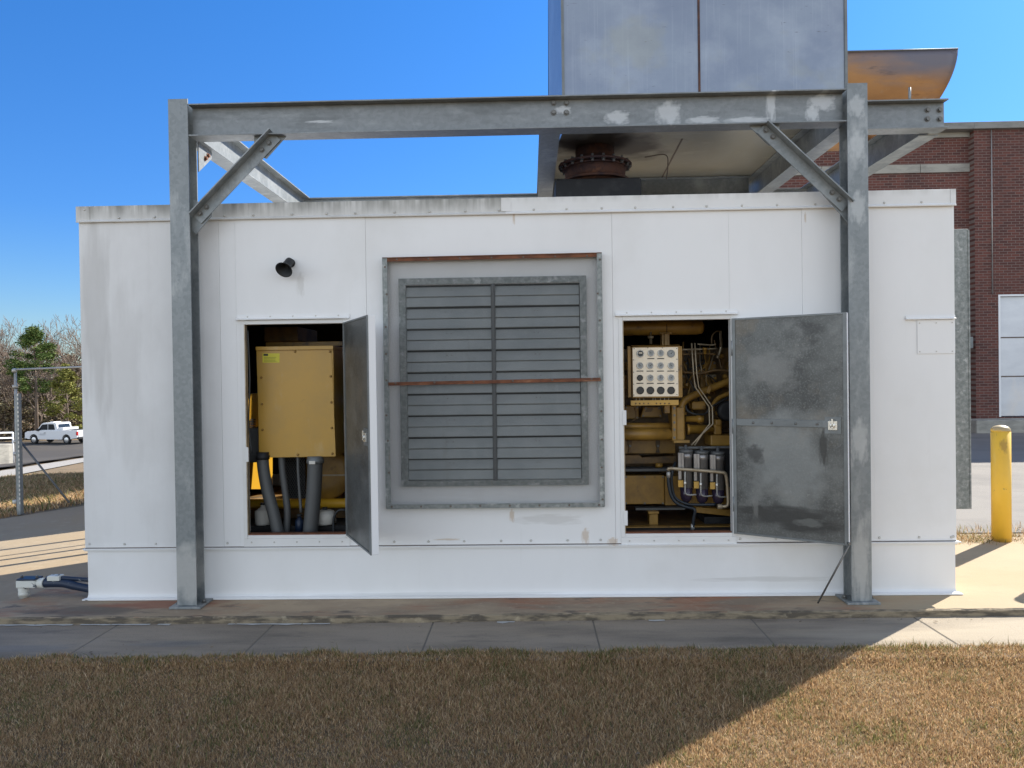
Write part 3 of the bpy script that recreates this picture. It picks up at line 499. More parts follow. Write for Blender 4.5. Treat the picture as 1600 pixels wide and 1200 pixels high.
# the doors
def door(h, free, label, latch_z, latch_m, rib=None):
    hx = h[1]+.004; hy = -.012; d = V((free[0]-hx, free[1]-hy, 0)); L = d.length; d.normalize(); nrm = V((d.y, -d.x, 0))     # nrm points to the inner face? fixed below
    if nrm.y > 0 and abs(d.x) > .7: nrm = -nrm
    if abs(d.x) <= .7 and nrm.x > 0: nrm = -nrm
    z0, z1 = h[2]+.0, h[3]-.004; th = .045; o = V((hx, hy, 0))
    c = o+d*(L/2)-nrm*(th/2)+V((0, 0, (z0+z1)/2)); H = (z1-z0)/2
    b = MB(); b.obox(c, d*L/2, nrm*th/2, V((0, 0, H))); dr = b.build('access_door', 'white', enc, .003); tag(dr, label)
    b = MB(); b.obox(c+nrm*(th/2+.0008)-d*.000, d*(L/2-.022), nrm*.0008, V((0, 0, H-.012))); b.build('inner_sheet', 'door_in', dr)
    b = MB()
    for s_ in (-1, 1): b.obox(c+nrm*(th/2+.004)+d*s_*(L/2-.011), d*.011, nrm*.004, V((0, 0, H)))
    for s_ in (-1, 1): b.obox(c+nrm*(th/2+.0035)+V((0, 0, s_*(H-.006))), d*(L/2-.0225), nrm*.0035, V((0, 0, .006)))
    b.build('edge_trim', 'galv_dull', dr, .001)
    if rib: b = MB(); b.obox(V((c.x, c.y, rib))+nrm*(th/2+.006)-d*.04, d*(L/2-.065), nrm*.004, V((0, 0, .022))); r_ = b.build('stiffener_strip', 'galv_dull', dr, .0015)
    if rib: stamp('rivet', 'bolt', r_, [V((c.x, c.y, rib))+nrm*(th/2+.010)+d*k for k in (-.22, -.10, .05, .18)], d=tuple(nrm), prof=((0, .009), (.003, .008), (.005, .004)))
    lc = o+d*(L-.085)+nrm*.004+V((0, 0, latch_z)); b = MB()
    b.obox(lc, d*.048, nrm*.003, V((0, 0, .052))); lp = b.build('latch', 'galv_dull', dr, .001)
    b = MB(); b.obox(lc+nrm*.006, d*.027, nrm*.004, V((0, 0, .028))); b.lathe(lc+nrm*.008, nrm, [(0, .016), (.012, .016), (.014, .008)], 14); b.obox(lc+nrm*.018+V((0, 0, .012)), d*.006, nrm*.004, V((0, 0, .03))); b.build('latch_cam', 'bezel', lp, .001)
    for z in (z0+.2, (z0+z1)/2, z1-.2): b = MB(); b.tube([(hx, hy-.002, z-.05), (hx, hy-.002, z+.05)], .008, 10); b.build('hinge', 'galv', dr)
    return dr, d, nrm, o, L
dl, *_ = door(HL, (-.79, -.60), 'narrow left door swung straight out towards the camera', 1.14, None)
dr_, dd, dn, do_, dL = door(HR, (2.14, -.40), 'right door swung wide with its stained grey inner sheet showing', 1.165, None, rib=1.172)
p0 = V((2.135, -.415, .425)); p1 = at(1278, 942, Z=.008)
b = MB(); b.tube([p0, p1], .006, 8); b.tube([p0+V((0, -.012, .012)), p0+V((0, .012, .012))], .009, 8); b.build('prop_rod', 'bolt', dr_)
# louvred intake with outer angle frame and insect screen
lv = enc
X0, X1, Z0, Z1 = at(600, 600, Y=-.05).x, at(943, 600, Y=-.05).x, at(770, 793, Y=-.05).z, at(770, 400, Y=-.05).z
w_ = .034
b = MB(); b.box(X0, X0+w_, -.052, -.049, Z0, Z1+.004); b.box(X0, X0+.003, -.0485, -.004, Z0, Z1); fr_ = b.build('screen_frame', 'galv_frame', enc)
tag(fr_, 'angle frame holding the wire insect screen over the louvre')
b = MB(); b.box(X1-w_, X1, -.052, -.049, Z0, Z1+.012); b.box(X1-.003, X1, -.0485, -.004, Z0, Z1); b.build('frame_side', 'galv_frame', fr_)
b = MB(); b.box(X0+w_-.03, X1-w_+.03, -.0555, -.0525, Z0-.004, Z0+.028); b.box(X0+.004, X1-.004, -.0485, -.004, Z0-.003, Z0); b.build('frame_sill', 'galv_frame', fr_)
b = MB(); b.prism([(X0+w_, -.050, Z1-.024), (X0+w_, -.050, Z1-.002), (X1-w_, -.050, Z1+.006), (X1-w_, -.050, Z1-.018)], (0, .004, 0)); b.prism([(X0+.004, -.056, Z1-.0015), (X0+.004, -.003, Z1-.0015), (X1-.004, -.003, Z1+.0065), (X1-.004, -.056, Z1+.0065)], (0, 0, .004)); b.build('top_rail', 'rust', fr_)
zr = at(770, 597, Y=-.06).z
b = MB(); b.prism([(X0+.03, -.060, zr-.015), (X0+.03, -.060, zr+.008), (X1-.02, -.060, zr+.020), (X1-.02, -.060, zr-.004)], (0, .006, 0)); b.build('cross_bar', 'rust', fr_, .001)
b = MB(); b.add([(X0+.01, -.046, Z0+.002), (X1-.01, -.046, Z0+.002), (X1-.01, -.046, Z1-.004), (X0+.01, -.046, Z1-.004)], [(0, 1, 2, 3)]); b.build('insect_screen', 'screen', fr_)
stamp('screw_head', 'seam', fr_, [(xx+rng.normal(0, .004), -.0521, Z0+.05+(Z1-Z0-.1)*(k+rng.normal(0, .08))/8) for k in range(9) for xx in (X0+w_/2, X1-w_/2)]+[(X0+.04+(X1-X0-.08)*k/7, -.0556, Z0+.012) for k in range(8)], prof=((0, .0075), (.003, .006)))
stamp('screw_head', 'seam', fr_, [(X0+.10+(X1-X0-.2)*k/6, -.0503, Z1-.011) for k in range(7)]+[(X0+.08+(X1-X0-.16)*k/5, -.0605, zr+.012*k/5) for k in range(6)], prof=((0, .0075), (.003, .006)))
a0, a1, c0, c1 = at(625, 600, Y=-.03).x, at(918, 600, Y=-.03).x, at(770, 759, Y=-.03).z, at(770, 433, Y=-.03).z
lw = .045; b = MB()
b.box(a0, a0+lw, -.034, -.030, c0, c1); b.box(a1-lw, a1, -.034, -.030, c0, c1); b.box(a0+lw, a1-lw, -.034, -.030, c1-lw, c1); b.box(a0+lw, a1-lw, -.034, -.030, c0, c0+lw*.8)
b.box(a0+lw+.0005, a0+lw+.0035, -.0295, -.003, c0+lw, c1-lw); b.box(a1-lw, a1-lw+.003, -.0295, -.003, c0+lw, c1-lw)
louv = b.build('louvre', 'galv_frame', enc, .001); tag(louv, 'grey metal louvre with two columns of folded blades')
xm = at(772, 600, Y=-.03).x
b = MB(); b.box(xm-.006, xm+.006, -.038, -.010, c0+lw*.8, c1-lw); b.box(xm-.014, xm-.0065, -.030, -.006, c0+lw*.8, c1-lw); b.box(xm+.0065, xm+.014, -.030, -.006, c0+lw*.8, c1-lw); b.build('mullion', 'conduit', louv)
b = MB(); b.box(a0+lw, a1-lw, -.0028, -.0024, c0+lw*.8, c1-lw); b.build('shadow_gap', 'darkhole', louv)  # black sheet painted in for the shade between the blades
zb0, zb1 = c0+lw*.8+.004, c1-lw-.004; ph = (zb1-zb0)/9
for (q0, q1) in ((a0+lw+.004, xm-.015), (xm+.015, a1-lw-.004)):
    for k in range(9):
        z = zb0+k*ph+rng.normal(0, .0008); b = MB(); t = .0012; y = -.006
        prof = [(y-.001, z+.006), (y-.020, z+.001), (y-.023, z+.005), (y-.010, z+ph*.45), (y-.006, z+ph*.465), (y-.0165, z+ph*.485), (y-.0175, z+ph*.51), (y-.003, z+ph-.017), (y-.001, z+ph-.010)]
        vs = [(q0, a, c) for a, c in prof]+[(q1, a, c+rng.normal(0, .0008)) for a, c in prof]; m = len(prof)
        b.add(vs, [(i, m+i, m+i+1, i+1) for i in range(m-1)]); bl = b.build('blade', 'blade', louv)
        stamp('rivet', 'seam', bl, [(xx+rng.normal(0, .006), y-.0095, z+ph*.78) for xx in (q0+(q1-q0)*.47, q0+(q1-q0)*.53)], prof=((0, .003), (.002, .002)), n=6)
# faint patch panel at upper right and cut panel edges round the louvre
b = MB(); q = at(1433, 553, Y=0), at(1494, 497, Y=0)
b.box(q[0].x, XR-.001, -.0052, -.0024, q[0].z, q[1].z-.01); pp = b.build('patch_panel', 'white', enc, .0008)
stamp('screw_head', 'screw', pp, [(x, -.0052, z) for x in (q[0].x+.015, (q[0].x+XR)/2, XR-.02) for z in (q[0].z+.015, q[1].z-.03)], prof=((0, .005), (.003, .004)))
b = MB(); x_ = at(1414, 495, Y=0).x; b.prism([(x_, -.003, q[1].z-.008), (x_, -.022, q[1].z-.006), (x_, -.022, q[1].z), (x_, -.008, q[1].z+.004), (x_, -.007, q[1].z+.02), (x_, -.003, q[1].z+.02)], (XR-x_, 0, 0)); b.build('drip_rail', 'white', enc, .001)
# intake hood on the right end
hz0, hz1 = .505, 2.506
b = MB(); b.box(XR+.0005, 3.317, .34, .40, hz0, hz1); b.box(XR+.0005, 3.300, .4005, 1.5, hz0+.05, hz1-.02); b.box(3.310, 3.322, .335, .3395, hz0, hz1-.01)
b.build('side_hood', 'galv_frame', enc, .003)
# alarm bell horn
hc = at(451, 424, Y=-.0); ax = V((-.10, -.62, -.52)).normalized(); st = V((hc.x+.018, -.004, hc.z+.055))
b = MB(); b.lathe(st, V((0, -1, 0)), [(0, .030), (.008, .030), (.010, .022), (.03, .020)], 18)
c0_ = st+V((0, -.03, .006)); b.lathe(c0_-ax*.012, ax, [(0, .022), (.006, .028), (.05, .030), (.055, .031), (.075, .033), (.10, .043), (.115, .056), (.118, .058), (.114, .053), (.09, .030), (.05, .018), (.045, .004)], 26)
tag(b.build('bell_horn', 'black', enc), 'dark bell shaped horn on the upper left of the wall')

# ------------------------------------------------------------------ galvanised steel canopy frame
fm = thing('steel_canopy_frame', (0, 0, 0), 'galvanised steel portal frame bridging over the white enclosure', 'steel frame')
def Wsec(b, p, q, depth_dir, dep, wid, tf=.009, tw=.008):
    """wide-flange member from p to q; depth_dir points from flange to flange"""
    p, q = V(p), V(q); a = (q-p); L = a.length; a.normalize(); d = V(depth_dir); d = (d-a*d.dot(a)).normalized(); n = a.cross(d); c = (p+q)/2
    for s_ in (-1, 1): b.obox(c+d*s_*(dep/2-tf/2), a*L/2, d*tf/2, n*wid/2)
    b.obox(c, a*(L/2-.0005), d*(dep/2-tf-.0002), n*tw/2); return b
cols = [(-2.109, -.14, 3.352), (2.303, -.14, 3.352), (-2.109, 2.44, 3.33), (2.303, 2.44, 3.33)]
for i, (x, y, zt) in enumerate(cols):
    b = MB(); z0 = .016
    if y > 1: Wsec(b, (x, y, z0), (x, y, 3.105), (0, 1, 0), .130, .130)
    else: Wsec(b, (x, y, z0), (x, y, zt), (0, 1, 0), .130, .130)
    co = b.build('column', 'galv_col', fm, .0015)
    b = MB(); b.box(x-.105, x+.105, y-.10, y+.10, .001, .0155); b.build('base_plate', 'galv_col', co, .002)
    stamp('anchor_bolt', 'bolt', co, [(x+sx, y, .0155) for sx in (-.085, .085)], d=(0, 0, 1), hexbolt=(.012, .018))
zb, zt = 3.109, 3.32
b = MB(); Wsec(b, (-2.043, -.135, (zb+zt)/2), (2.237, -.135, (zb+zt)/2), (0, 0, 1), zt-zb, .135, .0085); fb = b.build('front_beam', 'galv_beam', fm, .001)
b = MB(); Wsec(b, (-2.17, 2.44, (zb+zt)/2), (3.0, 2.44, (zb+zt)/2), (0, 0, 1), zt-zb, .13); b.build('rear_beam', 'galv', fm, .001)
for x, y0, y1 in ((-2.068, -.062, 2.373), (.335, -.066, 2.373), (2.300, -.062, 2.373), (2.935, .142, 2.373)):
    b = MB(); Wsec(b, (x, y0, (zb+zt)/2-.0), (x, y1, (zb+zt)/2-.0), (0, 0, 1), zt-zb-.002, .13); b.build('depth_beam', 'galv', fm, .001)
b = MB(); Wsec(b, (2.371, .078, (3.125+zt)/2), (3.005, .078, (3.125+zt)/2), (0, 0, 1), zt-3.125, .125); sb_ = b.build('outrigger_beam', 'galv_beam', fm, .001)
for (px, py) in ((1449, 172), (1468, 172), (1449, 186), (1468, 186)): b = MB(); p = at(px, py, Y=.073); b.bolt(p, (0, -1, 0), .013, .013); b.build('bolt', 'bolt', sb_)
for (px, py) in ((865, 161), (885, 161), (865, 176), (885, 176)): b = MB(); p = at(px, py, Y=-.140); b.bolt(p, (0, -1, 0), .013, .013); b.build('bolt', 'bolt', fb)
b = MB(); Wsec(b, (.402, 1.93, (3.14+zt)/2), (2.232, 1.93, (3.14+zt)/2), (0, 0, 1), zt-3.14-.004, .12); b.build('cross_beam', 'galv', fm, .001)
# knee braces: gusset plates, angle, bolts, front plane
def knee(gus, ends, width, bolts):
    for poly in gus: b = MB(); b.prism([at(x, y, Y=-.150) for x, y in poly], (0, .008, 0)); b.build('gusset_plate', 'galv', fm, .001)
    p, q = at(*ends[0], Y=-.158), at(*ends[1], Y=-.158); a = (q-p).normalized(); n = V((a.z, 0, -a.x))
    if n.z < 0: n = -n
    c = (p+q)/2; L = (q-p).length/2; b = MB()
    b.obox(c, a*L, V((0, .004, 0)), n*width/2); b.obox(c+n*(width/2-.004)+V((0, -.0385, 0)), a*L, V((0, .034, 0)), n*.004)
    br = b.build('knee_brace', 'galv', fm, .001)
    for (x, y) in bolts: b = MB(); b.bolt(at(x, y, Y=-.1625), (0, -1, 0), .012, .012); b.build('bolt', 'bolt', br)
knee([[(397, 211), (450, 210), (416, 248), (397, 240)], [(302, 312), (332, 325), (330, 338), (306, 366), (300, 360)]], ((432, 212), (308, 343)), .080,
     [(420.5, 223.5), (409.5, 234.3), (323, 323.6), (312.9, 333.7)])
knee([[(1165, 192), (1218, 190), (1218, 212), (1203, 228), (1196, 222)], [(1286, 304), (1312, 292), (1326, 290), (1327, 350)]], ((1189, 200), (1322, 324)), .080,
     [(1196.4, 203.8), (1207.4, 214), (1299.9, 300.9), (1311.1, 311.5)])
for x in (-2.043, 2.372):      # gussets in the depth direction
    b = MB(); b.prism([(x, -.07, zb-.002), (x, .14, zb-.002), (x, .14, zb-.05), (x, -.07, zb-.20)], (.008, 0, 0)); g = b.build('side_gusset', 'galv', fm, .001)
    stamp('bolt', 'rust', g, [(x+.008, .07, zb-.05), (x+.008, .03, zb-.08)], d=(1, 0, 0), hexbolt=(.012, .012))
for x in (.44, 1.6): 
    b = MB(); b.box(x, x+.05, 1.86, 1.868, 3.06, 3.139); b.build('hanger_clip', 'galv', fm)

# ------------------------------------------------------------------ silencer housing on top of the frame
hb = thing('silencer_housing', (1.45, 1.2, 3.325), 'tall bluish stainless box housing on top of the steel frame', 'exhaust housing')
hx0, hx1, hy0, hy1, hz0, hz1 = .452, 2.532, .50, 1.98, 3.325, 5.6
b = MB()
b.add([(hx0, hy0, hz0), (hx1, hy0, hz0), (hx1, hy0, hz1), (hx0, hy0, hz1)], [(0, 1, 2, 3)])
b.add([(hx1, hy0, hz0), (hx1, hy1, hz0), (hx1, hy1, hz1), (hx1, hy0, hz1)], [(0, 1, 2, 3)])
b.add([(hx0, hy0, hz1), (hx1, hy0, hz1), (hx1, hy1, hz1), (hx0, hy1, hz1)], [(0, 1, 2, 3)])
b.add([(hx0, hy1, hz0), (hx1, hy1, hz0), (hx1, hy1, hz1), (hx0, hy1, hz1)], [(3, 2, 1, 0)]); b.build('shell_panel', 'house', hb)
b = MB(); b.add([(hx0, hy0, hz0), (hx0-.07, hy1, hz0), (hx0-.07, hy1, 3.9), (hx0-.05, hy1, hz1), (hx0, hy0, hz1)], [(0, 1, 2, 3, 4)]); b.add([(hx0-.07, hy1, hz0), (hx0, hy1, hz0), (hx0, hy1, hz1), (hx0-.05, hy1, hz1), (hx0-.07, hy1, 3.9)], [(0, 1, 2, 3, 4)]); b.build('side_panel', 'house', hb)
b = MB(); xs_ = (.452, 1.30, 2.40)
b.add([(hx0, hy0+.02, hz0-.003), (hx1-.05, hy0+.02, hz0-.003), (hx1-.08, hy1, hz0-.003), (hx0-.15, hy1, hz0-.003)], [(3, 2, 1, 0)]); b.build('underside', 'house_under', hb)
b = MB(); b.box(hx0-.008, hx0+.012, hy0-.010, hy0-.0005, hz0, hz1); b.box(hx1-.012, hx1+.008, hy0-.010, hy0-.0005, hz0, hz1); b.build('corner_angle', 'galv_dull', hb)
xs_ = at(1092, 70, Y=hy0).x
b = MB(); b.box(xs_-.008, xs_+.008, hy0-.008, hy0-.0005, hz0, hz1); b.build('panel_seam', 'exh_rust', hb, .002)
b = MB(); b.box(hx0+.01, hx1-.02, hy0-.03, hy0-.0115, hz0-.035, hz0+.004); b.build('bottom_angle', 'galv_dull', hb)
p, q = at(1066, 216, Z=hz0), at(1032, 281, Z=hz0)
b = MB(); b.obox((p+q)/2+V((0, 0, -.006)), (q-p)/2, V((.006, 0, 0)), V((0, 0, .002))); b.build('underside_seam', 'seam', hb)
b = MB(); b.tube(bez([(1.12, .95, 3.24), (1.28, .93, 3.25), (1.30, .93, 3.16), (1.28, .9, 3.05)]), .004, 6); b.build('thermocouple_wire', 'seam', hb)
# exhaust riser
ex = at(930, 250, Y=.95); EX = ex.x; EY = .98
er = thing('exhaust_riser', (EX, EY, 2.71), 'rusty flanged exhaust pipe rising from a black box on the roof', 'exhaust pipe')
b = MB(); b.lathe((EX, EY, 3.21), (0, 0, 1), [(0, .155), (.114, .155)], 36); b.build('neck', 'exh_rust', er)
b = MB(); b.lathe((EX, EY, 3.175), (0, 0, 1), [(0, .295), (.014, .295), (.015, .22), (.034, .2)], 44); fl = b.build('upper_flange', 'exh_rust', er)
b = MB(); b.lathe((EX, EY, 3.03), (0, 0, 1), [(0, .23), (.143, .25)], 40); b.build('bellows', 'exh_rust', er)
b = MB(); b.lathe((EX, EY, 3.045), (0, 0, 1), [(0, .275), (.018, .275)], 40); fl2 = b.build('lower_flange', 'exh_rust', er)
for k in range(20):
    a = 2*math.pi*(k+.5)/20; b = MB(); c = V((EX+.272*math.cos(a), EY+.272*math.sin(a), 3.190)); b.bolt(c, (0, 0, 1), .011, .016); b.bolt(c-V((0, 0, .016)), (0, 0, -1), .012, .018); b.build('bolt', 'bolt', fl)
b = MB(); b.lathe((EX, EY, 3.155), (0, 0, 1), [(0, .262), (.012, .262), (.013, .25)], 40); b.build('gasket', 'exh_rust', er)
q0, q1 = at(868, 290, Y=.68), at(1002, 279, Y=.68)
b = MB(); b.box(q0.x, q1.x, .68, 1.30, 2.715, q1.z); b.build('roof_box', 'black', er, .004)
b = MB(); b.box(q0.x+.01, q1.x-.01, .69, 1.29, q1.z+.0005, q1.z+.01); b.build('box_lid', 'black', er)

# ------------------------------------------------------------------ discharge duct behind the housing
dc = thing('discharge_duct', (2.9, 1.2, 3.33), 'curved duct with a slanted open end, tan and blue reflections painted in', 'duct')
Yl, ha, hb_d = .80, .46, .62; top = at(1497, 76, Y=Yl); xe, zt_ = top.x, top.z; Yc = Yl+ha; r0 = hb_d; zc = zt_
n = 40; xs0 = hx1-.02; vs = []; fs = []; N = 12      # open trough: lower half pipe with a curved, slanted end
for i in range(N+1):
    for k in range(n+1):
        a = math.pi*k/n; y = Yc-ha*math.cos(a); dp = hb_d*math.sin(a); z = zt_-dp; x1 = xe-.14*(dp/.43)**1.8; vs.append((xs0+(x1-xs0)*i/N, y, z))
for i in range(N):
    for k in range(n): fs.append((i*(n+1)+k, i*(n+1)+k+1, (i+1)*(n+1)+k+1, (i+1)*(n+1)+k))
b = MB(); b.add(vs, fs, True); o = b.build('duct_shell', 'duct', dc); sm = o.modifiers.new('thick', 'SOLIDIFY'); sm.thickness = .010; sm.offset = -1
b = MB(); b.tube([(xs0, Yl, zt_), (xe, Yl, zt_)], .006, 8); b.build('lip', 'galv_dull', dc)
b = MB(); b.box(3.0, 3.01, Yc-.15, Yc+.15, 3.322, zt_-hb_d+.01); b.build('duct_support', 'galv', dc)
b = MB(); p = at(1368, 160, Y=.6); b.tube([(p.x, .1, 3.322), (p.x, .1, at(1368, 138, Y=.1).z)], .009, 8); b.build('stud', 'galv', dc)

# ------------------------------------------------------------------ right opening: the engine
def z7(x, y, Y): return at(960+x/6.316, 490+y/6.316, Y=Y)
def z8(x, y, Y): return at(960+x/6.316, 660+y/6.316, Y=Y)
def z3(x, y, Y): return at(350+x/2.789, 460+y/2.789, Y=Y)
def pbox(b, F, x0, y0, x1, y1, Y0, Y1):
    p, q = F(x0, y1, Y0), F(x1, y0, Y0); return b.box(p.x, q.x, Y0, Y1, p.z, q.z)
eng = thing('diesel_engine', (1.2, .9, .41), 'large ochre diesel engine with tubes and hoses behind the right door', 'engine')
def part(name, m, par, fn, bevel=.003):
    b = MB(); fn(b); return b.build(name, m, par, bevel)
part('air_manifold', 'cat', eng, lambda b: b.lathe(z7(60, 145, .50)-V((.5, 0, 0)), (1, 0, 0), [(0, .052), (.5, .056), (1.07, .056), (1.10, .050), (1.115, .03)], 30))
part('manifold_band', 'cat_dark', eng, lambda b: b.lathe(z7(500, 145, .50), (1, 0, 0), [(0, .0585), (.006, .0585)], 30), 0)
def post(b):
    p = z7(500, 250, .48); b.box(p.x-.028, p.x+.028, .45, .53, p.z-.05, p.z+.035); b.box(p.x-.045, p.x+.045, .44, .54, p.z+.036, p.z+.046); b.box(p.x-.035, p.x+.035, .44, .54, p.z-.062, p.z-.051); b.box(p.x-.012, p.x+.012, .43, .449, p.z-.05, p.z+.035)
part('manifold_support', 'cat', eng, post)
part('pressure_fitting', 'steel_tube', eng, lambda b: (b.lathe(z7(360, 300, .46), (0, 0, 1), [(0, .010), (.04, .010), (.041, .022), (.06, .024), (.061, .008), (.09, .008)], 14)), 0)
# block, heads, side plates
part('block_side', 'cat_dark', eng, lambda b: pbox(b, z8, -120, 60, 1500, 560, .72, 1.3))
part('upper_block', 'cat_dark', eng, lambda b: pbox(b, z7, -100, 330, 1500, 1250, .80, 1.25))
for k, (x0, x1) in enumerate(((-140, 20), (90, 480), (560, 740), (850, 1010), (1120, 1300))):
    part('rocker_cover', 'cat', eng, lambda b: (pbox(b, z7, x0+12, 470, x1-6, 565, .66, .86)), .012)
    part('cylinder_head', 'cat', eng, lambda b: (pbox(b, z7, x0, 600, x1, 740, .62, .84)), .008)
    hd = part('injector_plate', 'steel_tube', eng, lambda b: pbox(b, z7, x0+30, 602, x1-8, 632, .612, .619), .001)
    stamp('bolt', 'bolt', hd, [z7(x0+(x1-x0)*t, 617, .612) for t in (.38, .62, .86)], hexbolt=(.005, .005))
part('crankcase_cover', 'cat', eng, lambda b: pbox(b, z7, 95, 905, 240, 1045, .60, .72), .01)
def cov(b):
    p = [z7(x, y, .58) for x, y in ((255, 1025), (290, 920), (455, 920), (478, 1025))]; b.prism(p, (0, .12, 0))
part('crankcase_cover', 'cat', eng, cov, .008)
part('cover_recess', 'cat_dark', eng, lambda b: b.prism([z7(x, y, .577) for x, y in ((300, 970), (325, 930), (385, 930), (365, 970))], (0, .003, 0)), 0)
part('coolant_pipe', 'cat', eng, lambda b: b.tube([z8(-160, 38, .42), z8(550, 38, .42)], .026, 20), 0)
part('oil_pipe', 'cat', eng, lambda b: b.tube([z8(-160, 117, .38), z8(565, 117, .38)], .044, 24), 0)
fh = part('filter_housing', 'cat', eng, lambda b: (pbox(b, z8, 572, -170, 612, 190, .33, .48), pbox(b, z8, 614, -150, 690, 190, .36, .5)), .006)
part('housing_flange', 'cat', fh, lambda b: (pbox(b, z8, 585, 176, 745, 205, .30, .359)), .003)
stamp('bolt', 'bolt', fh, [z8(592, y, .33) for y in (-140, -70, 0, 70, 150)], hexbolt=(.006, .006))
def elbow(b):
    b.tube(bez([z7(665, 1240, .40), z7(662, 1080, .40), z7(662, 960, .40), z7(672, 890, .41), z7(735, 830, .43), z7(880, 765, .46), z7(1020, 712, .48), z7(1180, 640, .5)], 8), .026, 20)
ep = part('coolant_riser', 'cat', eng, elbow, 0)
part('pipe_flange', 'cat', ep, lambda b: b.lathe(z7(662, 985, .40)-V((0, 0, .008)), (0, 0, 1), [(0, .038), (.014, .038)], 20), .001)
part('pipe_clamp', 'cat', ep, lambda b: b.obox(z7(925, 750, .46), V((.010, 0, .026)), V((0, .033, 0)), V((.012, 0, -.006))), .003)
part('return_pipe', 'cat', eng, lambda b: b.tube(bez([z7(1200, 770, .5), z7(1110, 795, .5), z7(1020, 840, .49), z7(975, 900, .47), z7(965, 960, .46)], 6), .016, 16), 0)
part('wiring_loom', 'rubber', eng, lambda b: b.tube(bez([z7(700, 905, .40), z7(730, 965, .38), z7(820, 995, .38), z7(900, 985, .42), z7(960, 920, .42), z7(1120, 830, .46)], 6), .007, 10), 0)
part('stub_pipe', 'cat', eng, lambda b: (b.lathe(z7(700, 1040, .45), (1, 0, 0), [(0, .022), (.085, .022), (.086, .03), (.13, .03)], 20)), 0)
part('thermostat_pipe', 'cat', eng, lambda b: (b.lathe(z8(715, 70, .42), (1, 0, 0), [(0, .040), (.018, .040), (.019, .034), (.15, .032), (.151, .022), (.19, .022)], 22)), 0)
for dx in (0, 32):
    part('fuel_line', 'steel_tube', eng, lambda b: b.tube([z7(762+dx, 290, .33), z7(770+dx, 430, .33), z7(782+dx, 600, .32), z7(797+dx*1.1, 725, .32), z7(935+dx, 920, .32), z7(940+dx, 1090, .31), z7(860+dx*.2, 1190, .29), z7(760+dx, 1300, .27)], .0055, 10), 0)
for i, (pts, r) in enumerate(((((665, 355), (800, 352), (1010, 345)), .006), (((665, 405), (830, 395), (1000, 400)), .007), (((668, 575), (840, 590), (1000, 560), (1160, 568)), .009), (((820, 300), (960, 310), (1000, 300)), .006),
        (((985, 260), (1000, 330), (1040, 470), (1060, 570)), .004), (((960, 300), (965, 220), (1010, 175), (1050, 200), (1045, 330)), .006), (((1045, 170), (1052, 330), (1015, 440)), .010), (((500, 905), (520, 960), (560, 990)), .012), (((200, 930), (215, 1020), (150, 1075), (95, 1070)), .006))):
    part('injection_line', 'cat_dark' if i % 3 else 'steel_tube', eng, lambda b: b.tube(bez([z7(x, y, .40+.01*i) for x, y in pts], 6), r, 8), 0)
part('governor_housing', 'cat', eng, lambda b: (pbox(b, z7, 765, 865, 905, 950, .50, .66)), .01)
part('fuel_pump', 'cat', eng, lambda b: (pbox(b, z8, 950, 125, 1200, 235, .40, .6), pbox(b, z8, 985, 20, 1060, 124, .42, .6), pbox(b, z7, 1000, 1045, 1060, 1110, .41, .56)), .01)
part('pump_wheel', 'black', eng, lambda b: b.lathe(z7(1110, 960, .50), (0, -1, 0), [(0, .075), (.03, .075), (.035, .05)], 30), 0)
part('small_bracket', 'cat', eng, lambda b: (pbox(b, z7, 495, 905, 550, 985, .36, .44)), .004)
part('junction_fitting', 'cat', eng, lambda b: (b.lathe(z7(895, 400, .38), (0, 0, 1), [(0, .010), (.03, .012), (.031, .018), (.045, .018)], 6)), 0)
sp = part('side_plate', 'cat', eng, lambda b: pbox(b, z8, -140, 172, 600, 312, .60, .715), .003)
for x in (155, 430):
    part('lifting_hook', 'cat_dark', sp, lambda b: b.prism([z8(x+dx, y, .585) for dx, y in ((-22, 172), (22, 172), (20, 225), (8, 262), (22, 300), (-22, 300), (-8, 262), (-20, 225))], (0, .014, 0)), .002)
    stamp('bolt', 'bolt', sp, [z8(x, 232, .585)], hexbolt=(.006, .006))
part('lower_ledge', 'cat_dark', eng, lambda b: b.prism([z8(x, y, .55) for x, y in ((-140, 325), (250, 322), (270, 345), (600, 330), (620, 345), (620, 405), (-140, 420))], (0, .16, 0)), .006)
part('drain_cap', 'cat', eng, lambda b: b.lathe(z8(440, 425, .52), (0, 0, 1), [(-.012, .028), (.012, .028), (.018, .018)], 20), 0)
part('rail', 'conduit', eng, lambda b: pbox(b, z8, -140, 455, 560, 490, .46, .6), .003)
part('oil_pan', 'cat', eng, lambda b: pbox(b, z8, -140, 522, 492, 812, .48, 1.0), .006)
part('oil_pan', 'cat', eng, lambda b: pbox(b, z8, 498, 522, 1400, 820, .50, 1.0), .006)
part('pan_rail', 'conduit', eng, lambda b: (pbox(b, z8, 210, 842, 700, 868, .44, .52)), .002)
part('support_post', 'cat', eng, lambda b: (pbox(b, z8, 345, 905, 430, 1025, .40, .48), pbox(b, z8, 335, 880, 442, 904, .38, .50)), .003)
part('skid_rail', 'cat', eng, lambda b: (b.box(.55, 2.4, .30, .36, z8(400, 1075, .3).z, z8(400, 1030, .3).z)), .003)
part('skid_rail', 'cat_dark', eng, lambda b: (b.box(.55, 2.4, .36, 1.2, .402, z8(400, 1085, .3).z)), .003)
part('sloped_brace', 'cat', eng, lambda b: b.prism([z8(x, y, .36) for x, y in ((805, 835), (1250, 872), (1250, 945), (1140, 925), (805, 890))], (0, .1, 0)), .003)
part('end_bracket', 'black', eng, lambda b: pbox(b, z8, 890, 930, 1200, 1060, .42, .8), .004)
